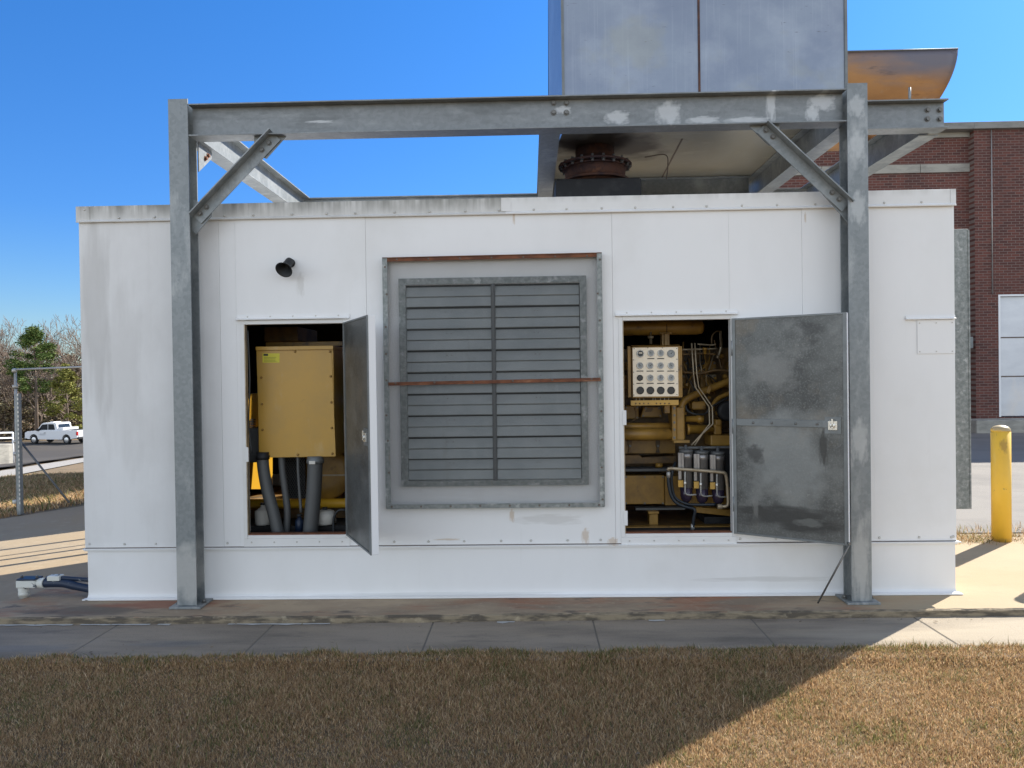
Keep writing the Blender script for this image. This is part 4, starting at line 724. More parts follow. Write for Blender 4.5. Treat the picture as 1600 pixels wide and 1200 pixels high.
for x0, x1 in ((560, 740), (850, 1010)):
    stamp('bolt', 'bolt', hd, [z7(x0+(x1-x0)*t, y, .655) for t in (.18, .85) for y in (490, 552)], hexbolt=(.006, .007))
stamp('bolt', 'bolt', eng, [z7(x, y, .595) for x in (115, 225) for y in (925, 1025)]+[z7(x, y, .575) for x, y in ((285, 1010), (455, 1010), (310, 935), (440, 935))]+[z8(x, y, .475) for x in (115, 300, 478) for y in (538, 798)], hexbolt=(.005, .005))
for i in range(14):
    rg_ = random.Random(300+i); x0, y0 = rg_.uniform(660, 1000), rg_.uniform(280, 460); x1, y1 = rg_.uniform(700, 1120), rg_.uniform(560, 1000)
    part('wire', ('rubber', 'cat_dark', 'steel_tube', 'cat')[i % 4], eng, lambda b: b.tube(bez([z7(x0, y0, .60), z7(x0*.7+x1*.3+rg_.uniform(-50, 50), y0*.6+y1*.4, .54), z7(x0*.3+x1*.7+rg_.uniform(-50, 50), y0*.3+y1*.7, .52), z7(x1, y1, .58)], 5), rg_.uniform(.003, .007), 7), 0)
for x, y, r_ in ((900, 640, .016), (985, 640, .012), (705, 700, .02), (880, 520, .014), (1085, 620, .02), (1050, 420, .018), (930, 830, .014), (845, 1075, .02), (1010, 980, .018)):
    part('fitting', 'cat', eng, lambda b: b.lathe(z7(x, y, .60), (0, -1, 0), [(0, r_), (.03, r_), (.031, r_*.6), (.045, r_*.6)], 6), 0)
# gauge panel
GY = .20
gp = thing('gauge_panel', z7(400, 600, GY), 'square instrument panel with sixteen round gauges in the right opening', 'gauge panel')
part('enclosure_box', 'cat', gp, lambda b: pbox(b, z7, 178, 318, 652, 835, GY, GY+.10), .004)
for x0, x1 in ((136, 160), (652, 667)): part('side_flange', 'cat', gp, lambda b: pbox(b, z7, x0, 322, x1, 828, GY+.012, GY+.05), .002)
part('side_web', 'cat_dark', gp, lambda b: pbox(b, z7, 160.5, 325, 177.5, 826, GY+.03, GY+.06), .001)
part('top_lip', 'cat', gp, lambda b: pbox(b, z7, 165, 308, 642, 317.5, GY-.02, GY+.08), .001)
fp = part('face_plate', 'panelface', gp, lambda b: pbox(b, z7, 184, 330, 628, 822, GY-.006, GY-.0005), .002)
cxs = [(255, 360, 457, 558), (252, 352, 455, 558), (252, 354, 456, 558), (255, 355, 457, 559)]; rys = (390, 513, 634, 758)
for r in range(4):
    for c in range(4):
        dark = r == 3 or (r == 2 and c == 0); big = (r, c) in ((0, 0), (0, 3)) or r == 3
        p = z7(cxs[r][c], rys[r]+(5 if r == 0 and c in (0, 3) else 0), GY-.006); rr = (.0268 if big else .0242) * (.88 if (r, c) == (2, 0) else 1)
        mt = 'gauge_b' if dark or (r, c) == (0, 0) else 'gauge_w'
        g = part('gauge', 'gauge_b' if dark else ('gauge_w' if (r, c) == (0, 3) else 'bezel'), gp, lambda b: b.lathe(p, (0, -1, 0), [(0, rr), (.006, rr), (.009, rr*.93), (.0092, rr*.80), (.006, rr*.78)], 30), 0)
        part('dial', mt, g, lambda b: b.lathe(p+V((0, -.0062, 0)), (0, -1, 0), [(0, rr*.80), (.0009, rr*.80)], 28), 0)
        if (r, c) == (0, 0): part('counter_window', 'panelface', g, lambda b: b.box(p.x-.012, p.x+.012, p.y-.009, p.y-.0072, p.z+.001, p.z+.008), 0)
        if not dark and (r, c) != (0, 0):
            a = rng.uniform(.5, 2.6)
            part('needle', 'gauge_b', g, lambda b: (b.tube([p+V((0, -.0078, 0)), p+V((math.cos(a)*rr*.65, -.0078, math.sin(a)*rr*.65))], .0009, 5), b.lathe(p+V((0, -.0072, 0)), (0, -1, 0), [(0, .003), (.001, .003)], 10)), 0)
        if r < 3 and not (r == 0 and c in (0, 3)):
            y = rys[r]+54; part('name_strip', 'ink', fp, lambda b: pbox(b, z7, cxs[r][c]-34, y-5, cxs[r][c]+34, y+5, GY-.0078, GY-.0062), 0)
stamp('screw_head', 'bolt', fp, [z7(x, y, GY-.0062) for x, y in ((195, 345), (330, 338), (472, 338), (616, 345), (190, 457), (617, 450), (190, 578), (617, 570), (190, 697), (617, 692), (192, 803), (617, 798))], prof=((0, .004), (.003, .003)), n=6)
lp_ = part('bottom_shelf', 'cabinet', gp, lambda b: pbox(b, z7, 162, 852, 634, 908, GY-.03, GY-.022), .001)
stamp('grommet', 'cat_dark', lp_, [z7(x, 887, GY-.0301) for x in (210, 250, 290, 335, 415, 455, 497, 540)], prof=((0, .006), (.001, .006), (.0015, .004)), n=12)
for x in (215, 250, 290, 380, 405, 455, 495, 535): part('capillary', 'steel_tube', gp, lambda b: b.tube([z7(x, 820, GY+.03), z7(x, 856, GY-.015)], .003, 6), 0)
# fuel filters
FY = .20
ff = thing('fuel_filter_bank', z8(860, 640, FY), 'bank of three grey upright fuel filters with tan pipework', 'filters')
for cx_, dz in ((705, 0), (860, 12), (1020, 20)):
    c = z8(cx_, 265+dz, FY); rad = .0455; zb_ = z8(cx_, 640+dz, FY).z-c.z; ze = z8(cx_, 790+dz, FY).z-c.z; z1 = z8(cx_, 300+dz, FY).z-c.z; z2 = z8(cx_, 352+dz, FY).z-c.z
    f = part('filter_canister', 'filter', ff, lambda b: b.lathe(c, (0, 0, 1), [(zb_, rad*.96), (z2-.001, rad*.96), (z2, rad), (z1, rad)], 28), 0)
    part('cap_band', 'conduit', f, lambda b: b.lathe(c, (0, 0, 1), [(z1+.0005, rad*1.06), (-.006, rad*1.06), (-.003, rad*1.0), (0, rad*.6), (.002, .012), (.03, .010)], 28), 0)
    part('bowl', 'filter_dark', f, lambda b: b.lathe(c, (0, 0, 1), [(ze, rad*.30), (ze+.02, rad*.75), (ze+.05, rad*.93), (zb_-.0005, rad*.96)], 28), 0)
    part('bracket', 'filter', f, lambda b: (pbox(b, z8, cx_-72, 300+dz, cx_-45, 565+dz, FY-.052, FY-.03), pbox(b, z8, cx_-42, 300+dz, cx_-20, 470+dz, FY-.055, FY-.045)), .002)
    part('label', 'cabinet', f, lambda b: pbox(b, z8, cx_-74, 572+dz, cx_-25, 640+dz, FY-.056, FY-.05), .001)
    part('drain_tube', 'pipewhite', f, lambda b: b.tube(bez([z8(cx_-8, 485+dz, FY-.075), z8(cx_-8, 640+dz, FY-.075), z8(cx_-2, 700+dz, FY-.07), z8(cx_+35, 716+dz, FY-.06), z8(cx_+105, 712+dz, FY-.04)], 6), .0052, 10), 0)
    part('valve', 'bezel', f, lambda b: b.lathe(z8(cx_-8, 600+dz, FY-.075), (0, 0, 1), [(-.012, .009), (.012, .009)], 6), 0)
part('manifold_pipe', 'steel_tube', ff, lambda b: b.tube(bez([z8(528, 470, FY-.07), z8(545, 455, FY-.075), z8(640, 460, FY-.08), z8(860, 476, FY-.08), z8(1040, 492, FY-.08), z8(1085, 500, FY-.08), z8(1105, 540, FY-.075), z8(1120, 700, FY-.07), z8(1122, 800, FY-.07), z8(1100, 828, FY-.07), z8(1030, 830, FY-.06)], 6), .0115, 14), 0)
part('pipe_coupling', 'steel_tube', ff, lambda b: b.lathe(z8(1040, 830, FY-.06), (1, 0, 0), [(-.015, .018), (.015, .018)], 14), .001)
part('mounting_rail', 'conduit', ff, lambda b: pbox(b, z8, 640, 235, 1180, 262, FY+.03, FY+.06), .002)
part('backing_plate', 'black', ff, lambda b: pbox(b, z8, 700, 262, 1180, 640, FY+.058, FY+.066), .002)
part('drain_hose', 'hose', ff, lambda b: b.tube(bez([z8(533, 500, FY-.07), z8(534, 600, FY-.07), z8(560, 720, FY-.07), z8(620, 800, FY-.07), z8(720, 838, FY-.06), z8(775, 850, FY-.05), z8(795, 880, FY-.05), z8(780, 960, FY-.04), z8(773, 1090, FY-.03)], 8), .011, 14), 0)
part('upper_hose', 'hose', ff, lambda b: b.tube(bez([z8(605, 395, FY+.02), z8(575, 470, FY-.02), z8(565, 600, FY-.02), z8(600, 740, FY-.02), z8(700, 800, FY-.03), z8(800, 812, FY-.02), z8(1000, 810, FY-.03)], 8), .010, 14), 0)
for x, y in ((533, 515), (773, 1030)): part('hose_collar', 'pipewhite', ff, lambda b: b.lathe(z8(x, y, FY-.07 if x < 600 else FY-.032), (0, 0, 1), [(-.02, .0135), (.02, .0135)], 12), 0)

# ------------------------------------------------------------------ left opening: cabinet, conduits, alternator
cb = thing('terminal_cabinet', z3(316, 712, .22), 'tan steel electrical cabinet with a bolted cover in the left opening', 'cabinet')
CY = .18
q = z3(148, 712, CY), z3(487, 712, CY); tz = z3(316, 240, CY).z; bz = q[0].z
part('cabinet_body', 'cabinet', cb, lambda b: b.box(q[0].x+.004, q[1].x-.006, CY+.004, CY+.42, bz, tz-.002), .004)
cv = part('cover_plate', 'cabinet', cb, lambda b: b.prism([(q[0].x+.012, CY, bz), (q[1].x, CY, bz+.005), (q[1].x-.018, CY, tz-.004), (q[0].x+.002, CY, tz-.004)], (0, .0035, 0)), .001)
part('cover_lip', 'cabinet', cb, lambda b: b.box(z3(141, 240, CY).x, z3(478, 240, CY).x, CY-.014, CY+.42, tz-.0035, z3(300, 226, CY).z), .002)
part('rear_lip', 'cat', cb, lambda b: b.box(z3(160, 220, .5).x, z3(500, 220, .5).x, .605, .66, z3(300, 224, .5).z, z3(300, 204, .5).z), .002)
stamp('screw_head', 'cat', cv, [z3(x, y, CY-.0005) for x, y in ((310, 249), (462, 249), (465, 357), (468, 470), (470, 582), (472, 694), (322, 698), (172, 702), (168, 590), (166, 478), (163, 362))], prof=((0, .009), (.003, .009), (.0035, .005), (.009, .005)), n=10)
stk_ = part('warning_sticker', 'sticker', cv, lambda b: b.prism([z3(168, 297, CY-.0012), z3(242, 297, CY-.0012), z3(242, 257, CY-.0012), z3(168, 257, CY-.0012)], (0, .0008, 0)), 0)
part('sticker_header', 'ink', stk_, lambda b: b.prism([z3(x, y, CY-.0020) for x, y in ((172, 268), (192, 268), (192, 259), (172, 259))], (0, .0006, 0)), 0)
for y in (274, 280, 286, 291): part('print_line', 'ink', stk_, lambda b: b.prism([z3(x, yy, CY-.0020) for x, yy in ((174, y+1.2), (174+rng.uniform(45, 62), y+1.2), (174+50, y), (174, y))], (0, .0006, 0)), 0)
for nm, pts, r, Yk in (('large_conduit', ((168, 700), (172, 760), (188, 850), (215, 950), (240, 1060)), .052, .17), ('thin_conduit', ((250, 700), (256, 780), (268, 870), (276, 950), (270, 1065)), .030, .24), ('cable', ((321, 700), (325, 800), (336, 950)), .013, .22), ('large_conduit', ((398, 725), (392, 850), (384, 950), (374, 1065)), .066, .20)):
    c_ = part(nm, 'conduit', cb, lambda b: b.tube(bez([z3(x, y, Yk) for x, y in pts], 7), r*.80, 22), 0)
    if r > .05:
        p = z3(*pts[0 if r < .06 else 0], Yk); part('conduit_collar', 'black' if r < .06 else 'galv_dull', c_, lambda b: b.lathe(p+V((0, 0, -.03 if r < .06 else -.016)), (0, 0, 1), [(0, r*.80*1.16), (.025, r*.80*1.16), (.030, r*.80*1.05), (.05, r*.80*1.05)], 22), 0)
part('conduit_tag', 'jug', cb, lambda b: b.obox(z3(384, 733, .13), V((.022, 0, 0)), V((0, .003, 0)), V((0, 0, .011))), .001)
jb = thing('junction_box', z3(135, 725, .3), 'small dark green box left of the tan cabinet', 'junction box')
part('box_body', 'conduit', jb, lambda b: pbox(b, z3, 100, 582, 157, 733, .26, .42), .005); part('box_cover', 'conduit', jb, lambda b: pbox(b, z3, 104, 590, 153, 724, .252, .2595), .003)
al = thing('alternator', (-1.3, .9, .41), 'yellow generator alternator behind the tan cabinet with round guard', 'alternator')
Ax = z3(392, 800, .75)
part('alternator_barrel', 'cat', al, lambda b: b.lathe((-1.12, 1.05, .98), (1, 0, 0), [(-.05, .30), (-.03, .36), (0, .37), (.5, .37), (.52, .40), (.56, .40), (.9, .40)], 44), 0)
part('top_hat', 'cat_dark', al, lambda b: pbox(b, z3, 175, 140, 320, 205, .75, 1.3), .006)
part('end_frame', 'cat_dark', al, lambda b: b.lathe((-1.42, 1.05, .98), (1, 0, 0), [(0, .16), (.02, .26), (.20, .30), (.24, .30)], 44), 0)
gr = part('vent_grille', 'black', al, lambda b: pbox(b, z3, 262, 705, 352, 890, .56, .58), .002)
def mesh_(b):
    p, q_ = z3(262, 890, .55), z3(352, 705, .55); w2 = q_.x-p.x; h2 = q_.z-p.z; n_ = 9
    for k in range(-n_, n_*2):
        for s_ in (-1, 1):
            x0 = p.x+w2*k/n_*1.0; a = V((x0, .555, p.z)); d_ = V((s_*w2*1.2, 0, h2)); t0, t1 = 0., 1.
            if d_.x > 0: t0 = max(0, (p.x-a.x)/d_.x); t1 = min(1, (q_.x-a.x)/d_.x)
            else: t0 = max(0, (q_.x-a.x)/d_.x); t1 = min(1, (p.x-a.x)/d_.x)
            if t1-t0 > .03: b.tube([a+d_*t0, a+d_*t1], .0028, 4, False)
part('expanded_mesh', 'conduit', gr, mesh_, 0)
part('fan_shroud', 'cat', al, lambda b: b.lathe(z3(470, 770, .80), (0, -1, 0), [(0, .19), (.16, .20), (.18, .185), (.182, .10)], 40), 0)
part('shroud_band', 'steel_tube', al, lambda b: b.obox(z3(478, 788, .61), V((.10, 0, 0)), V((0, .004, 0)), V((0, 0, .006))), .001)
part('base_tube', 'yellow', al, lambda b: b.tube([(-2.3, .62, z3(480, 910, .62).z), (.2, .62, z3(480, 910, .62).z)], .038, 20), 0)
part('base_rail', 'cat_dark', al, lambda b: b.box(-2.4, .3, .75, 1.5, .405, .56), .004)
part('exciter_housing', 'yellow', al, lambda b: b.prism([z3(92, 582, 1.0), z3(154, 582, 1.15), z3(154, 430, 1.15), z3(118, 432, 1.06), z3(92, 480, 1.0)], (-.10, .12, 0)), .003)
part('exciter_grille', 'black', al, lambda b: [b.prism([z3(115+6*i, 549+10*j, 1.045+.0145*i), z3(119+6*i, 549+10*j, 1.055+.0145*i), z3(119+6*i, 542+10*j, 1.055+.0145*i), z3(115+6*i, 542+10*j, 1.045+.0145*i)], (.001, -.004, 0)) for i in range(4) for j in range(4)], 0)
part('mounting_leg', 'yellow', al, lambda b: b.prism([z3(x, y, Y_) for x, y, Y_ in ((118, 850, .85), (212, 850, 1.10), (212, 700, 1.10), (130, 700, .88))], (-.10, .12, 0)), .004)
for nm, lab, m_, fn in (('plastic_jug', 'squat white plastic jug standing behind the thick right conduit', 'jug', lambda b: b.lathe(z3(441, 1000, .34)+V((0, 0, 0)), (0, 0, 1), [(0, .068), (.01, .078), (.07, .080), (.095, .062), (.105, .02)], 24)),
        ('oil_bottle', 'small white bottle with dark label at the left foot of the conduits', 'jug', lambda b: b.lathe(z3(172, 1002, .34), (0, 0, 1), [(0, .055), (.01, .060), (.10, .060), (.12, .03), (.13, .018), (.145, .018)], 20)),
        ('spray_can', 'small dark blue can between the two middle conduits', 'blue', lambda b: b.lathe(z3(330, 1045, .30), (0, 0, 1), [(0, .032), (.10, .032), (.112, .018), (.13, .012)], 20))):
    pos = fn.__code__ and {'plastic_jug': z3(441, 1000, .34), 'oil_bottle': z3(172, 1002, .34), 'spray_can': z3(330, 1045, .30)}[nm]
    t = thing(nm, pos, lab, nm.split('_')[1]); part('container', m_, t, fn, 0)
    part('cap', 'rubber', t, lambda b: b.lathe(pos+V((0, 0, {'plastic_jug': .1055, 'oil_bottle': .1455, 'spray_can': .1305}[nm])), (0, 0, 1), [(0, .02), (.016, .018)], 16), 0)
part('floor_shelf', 'intdark', enc, lambda b: b.box(HL[0]-.2, HL[1]+.3, .30, .42, .401, z3(441, 1002, .34).z-.002), .003)
hs_ = thing('loose_hose', z3(500, 1000, .25), 'thin dark looped hose right of the white jug', 'hose'); part('hose_loop', 'rubber', hs_, lambda b: b.tube(bez([z3(478, 1050, .25), z3(478, 980, .25), z3(495, 945, .25), z3(525, 940, .25), z3(560, 960, .28)], 8), .008, 10), 0)

# ------------------------------------------------------------------ pipe stub left of the slab corner
pp = thing('drain_pipe_assembly', at(50, 930, Z=0), 'chipped blue and white pipe with an elbow lying left of the enclosure base', 'pipe')
PY = .06
part('elbow', 'wpaint', pp, lambda b: b.tube(bez([at(37, 930, Y=PY), at(37, 918, Y=PY), at(42, 912, Y=PY), at(52, 911, Y=PY), at(70, 911, Y=PY)], 5), .034, 18), 0)
part('elbow_box', 'wpaint', pp, lambda b: b.box(at(30, 912, Y=PY).x, at(60, 912, Y=PY).x, PY-.04, PY+.04, at(40, 917, Y=PY).z, at(40, 905, Y=PY).z), .008)
part('elbow_foot', 'wpaint', pp, lambda b: b.lathe(at(37, 931, Y=PY), (0, 0, 1), [(-.012, .028), (.010, .028), (.011, .034), (.026, .034)], 18), 0)
part('top_plate', 'blue', pp, lambda b: b.box(at(32, 903, Y=PY).x, at(61, 903, Y=PY).x, PY-.045, PY+.045, at(40, 905, Y=PY).z+.0005, at(40, 902.4, Y=PY).z), .003)
part('upper_pipe', 'blue', pp, lambda b: b.tube(bez([at(73, 903, Y=PY), at(95, 903, Y=PY), at(150, 907, Y=PY+.05)], 5), .014, 14), 0)
part('lower_pipe', 'blue', pp, lambda b: b.tube(bez([at(68, 911, Y=PY), at(98, 911, Y=PY), at(120, 916, Y=PY), at(150, 922, Y=PY)], 6), [.030]*12+[.027]*7, 18), 0)
part('pipe_collar', 'wpaint', pp, lambda b: b.lathe(at(66, 911, Y=PY), (1, 0, 0), [(0, .037), (.02, .037)], 18), .002)
part('clamp_block', 'wpaint', pp, lambda b: b.box(at(73, 903, Y=PY-.03).x, at(92, 903, Y=PY-.03).x, PY-.03, PY+.03, at(80, 908, Y=PY-.03).z, at(80, 900.5, Y=PY-.03).z), .003)
stamp('bolt', 'bolt', pp, [at(x, 902, Y=PY) for x in (34, 58)]+[at(92, 901, Y=PY)], d=(0, 0, 1), hexbolt=(.008, .012))

# ------------------------------------------------------------------ bollards
bo = thing('bollard', (4.288, 1.556, -.05), 'yellow painted steel bollard in a clump of dry grass right of the enclosure', 'bollard', 'yellow bollards')
part('post', 'bollard', bo, lambda b: b.lathe((4.288, 1.556, -.05), (0, 0, 1), [(0, .076), (1.01, .076)], 36), 0)
part('dome_cap', 'bollard', bo, lambda b: b.lathe((4.288, 1.556, .9605), (0, 0, 1), [(0, .0765), (.012, .0755), (.026, .070), (.040, .056), (.050, .032), (.053, .01)], 36), 0)
b2 = copy_tree(bo); b2.location = (4.30, .64, -.05); tag(b2, 'yellow bollard nearer the sidewalk whose shadow tip shows at the right edge')

# ------------------------------------------------------------------ brick building on the right
bb = thing('brick_building', (11, 14, 0), 'dark red brick building with stone bands and a metal door', 'building')
BX0, BXP, BX1, BYr, BYf, BZ = 5.2, at(1516, 400, Y=14.2).x, 34, 14.22, 14.0, 7.53
part('main_wall', 'brick', bb, lambda b: (b.box(BX0, BXP, BYr, BYr+.4, -.06, BZ)), 0)
part('projecting_wall', 'brick', bb, lambda b: (wall_grid(b, BXP, BX1, -.06, BZ, BYf, BYf+.4, [(11.98, 15.6, .30, 3.39)])), 0)
part('left_wall', 'brick_side', bb, lambda b: b.box(BX0, BX0+.4, BYr+.41, 34, -.06, BZ), 0)
part('return_wall', 'brick_side', bb, lambda b: b.box(BXP, BXP+.3, BYf+.4005, BYr, -.06, BZ), 0)
part('roof_deck', 'coping', bb, lambda b: b.box(BX0+.4, BX1, BYr+.41, 34, BZ-.5, BZ-.3), 0)
def zz(y, Y=14.): return at(1500, y, Y=Y).z
part('coping', 'coping', bb, lambda b: b.box(BXP-.05, BX1, BYf-.10, BYf+.5, BZ, BZ+.17), .01)
part('coping', 'coping', bb, lambda b: b.box(BX0-.08, BXP-.0505, BYf-.10, BYr+.5, BZ+.0, BZ+.17), .01)
def band_(y0, y1, name):
    za, zb_ = at(1430, y1, Y=14.3).z, at(1430, y0, Y=14.3).z; n_ = int((BXP-BX0)/1.05); w1 = (BXP-BX0)/n_
    for k in range(n_): part(name, 'stone', bb, lambda b: b.box(BX0+k*w1+.006, BX0+(k+1)*w1-.006, BYr-.045, BYr-.0005, za, zb_), .006)
band_(259, 272, 'stone_band'); band_(205, 218, 'stone_band')
part('stone_cap', 'stone', bb, lambda b: b.box(at(1512, 200, Y=13.9).x, at(1545, 200, Y=13.9).x, 13.93, 13.9995, zz(203), zz(196)-.0), .01)
part('downpipe', 'pipewhite', bb, lambda b: b.tube([(at(1550, 300, Y=13.97).x, 13.975, zz(204)), (at(1550, 300, Y=13.97).x, 13.975, zz(460))], .012, 8), 0)
dw = part('roll_door', 'alu', bb, lambda b: b.box(12.03, 15.55, 14.10, 14.14, .32, 3.34), .004)
part('door_casing', 'truck', dw, lambda b: (b.box(11.981, 12.029, 13.99, 14.2, .305, 3.385)), .004); part('door_head', 'truck', dw, lambda b: (b.box(12.0295, 15.55, 13.99, 14.2, 3.341, 3.385)), .004)
for y in (528, 589): part('panel_joint', 'seam', dw, lambda b: b.box(12.03, 15.55, 14.092, 14.0995, zz(y)-.02, zz(y)+.012), 0)
part('dock_sill', 'stone', bb, lambda b: b.box(at(1526, 660, Y=13.3).x, 18, 13.3, 13.995, -.06, .27), .02)
vb = part('vent_box', 'galv_dull', bb, lambda b: b.box(at(1508, 540, Y=13.8).x, at(1519, 540, Y=13.8).x, 13.75, 13.995, zz(545), zz(527)), .01)

# ------------------------------------------------------------------ unseen blocks and bars added behind to cast the shade on the left
nb = thing('shade_shed', (-3.8, 5.1, -.4), 'unseen pale shed added behind the enclosure to shade the driveway', 'shed')
part('body', 'trim', nb, lambda b: b.box(-4.85, -2.7, 4.2, 6.0, -.4, 3.1), .01); part('roof', 'galv_dull', nb, lambda b: b.box(-4.9, -2.65, 4.15, 6.05, 3.1005, 3.2), .01)
cr_ = thing('shadow_bars', (-3.05, 3, -.06), 'unseen thin uprights added behind the enclosure to cast bar shadows', 'pipe rack')
for (x, y, r_) in ((-3.02, 2.30, .034), (-3.02, 2.66, .026), (-3.02, 2.90, .016), (-3.02, 3.3, .03)): part('upright', 'pipewhite', cr_, lambda b: b.tube([(x, y, -.1), (x, y, 3.1)], r_, 10), 0)
for (a_, b_) in (((-3.02, 2.30, 1.5), (-3.02, 2.86, 2.3)), ((-3.02, 2.30, 2.35), (-3.02, 2.86, 1.8)), ((-3.02, 2.30, 3.0), (-3.02, 4.15, 3.0))): part('rail', 'pipewhite', cr_, lambda b: b.tube([a_, b_], .012, 8), 0)
sb2 = thing('shade_building', (-6, 10.5, -.6), 'unseen low building added behind the enclosure to shade the near field', 'building')
part('body', 'brick_side', sb2, lambda b: b.box(-6.9, -4.9, 8.0, 13.2, -.9, 4.2), .01); part('roof_edge', 'coping', sb2, lambda b: b.box(-6.95, -4.85, 7.95, 13.25, 4.2005, 4.3), .01)
lb = thing('shade_annex', (-3, 18, 0), 'unseen low brick block added behind the enclosure to shade the far field', 'building')
part('wall', 'brick', lb, lambda b: b.box(-10.2, 4.6, 13.4, 22, -1.5, 5.4), 0); part('roof_edge', 'coping', lb, lambda b: b.box(-10.3, 4.7, 13.3, 22.1, 5.4005, 5.5), .01)

# ------------------------------------------------------------------ pipe gate frame on the left
pg = thing('pipe_gate_frame', (-6.05, 3.81, -.06), 'galvanised pipe fence frame with a slotted post and diagonal strut', 'fence frame')
G = lambda x, y, Y=3.81: at(x, y, Y=Y)
part('post', 'pipewhite', pg, lambda b: b.tube([V((-6.055, 3.81, -.10)), G(24, 582)], .016, 14), 0)
part('post_cap', 'pipewhite', pg, lambda b: b.lathe(G(22.5, 578), (0, 0, 1), [(-.03, .028), (0, .030), (.015, .02), (.022, .006)], 14), 0)
part('top_rail', 'pipewhite', pg, lambda b: b.tube([G(22, 577.5), G(290, 567)], .012, 12), 0)
sp_ = part('slotted_post', 'galv', pg, lambda b: b.box(G(27, 700, 3.75).x, G(32.5, 700, 3.75).x, 3.72, 3.78, -.08, G(30, 615, 3.75).z), .003)
for k in range(26): part('slot', 'jug', sp_, lambda b: b.box(G(30, 700, 3.72).x-.012, G(30, 700, 3.72).x+.002, 3.7165, 3.7195, .05+k*.052, .077+k*.052), 0)
part('strut', 'conduit', pg, lambda b: b.tube([G(32, 690), at(108, 785, Y=3.6)], .012, 10), 0)
for y in (604, 690, 709): part('clamp', 'pipewhite', pg, lambda b: b.lathe(G(23.5+(y-600)*.02, y), (0, 0, 1), [(-.02, .03), (.02, .03)], 12), 0)
part('insulator', 'jug', pg, lambda b: b.lathe(G(23.8, 784), (0, 0, 1), [(-.02, .03), (.02, .03)], 12), 0)
part('second_post', 'pipewhite', pg, lambda b: b.tube([V((G(285, 700).x, 3.81, -.1)), G(290, 567)], .021, 12), 0)

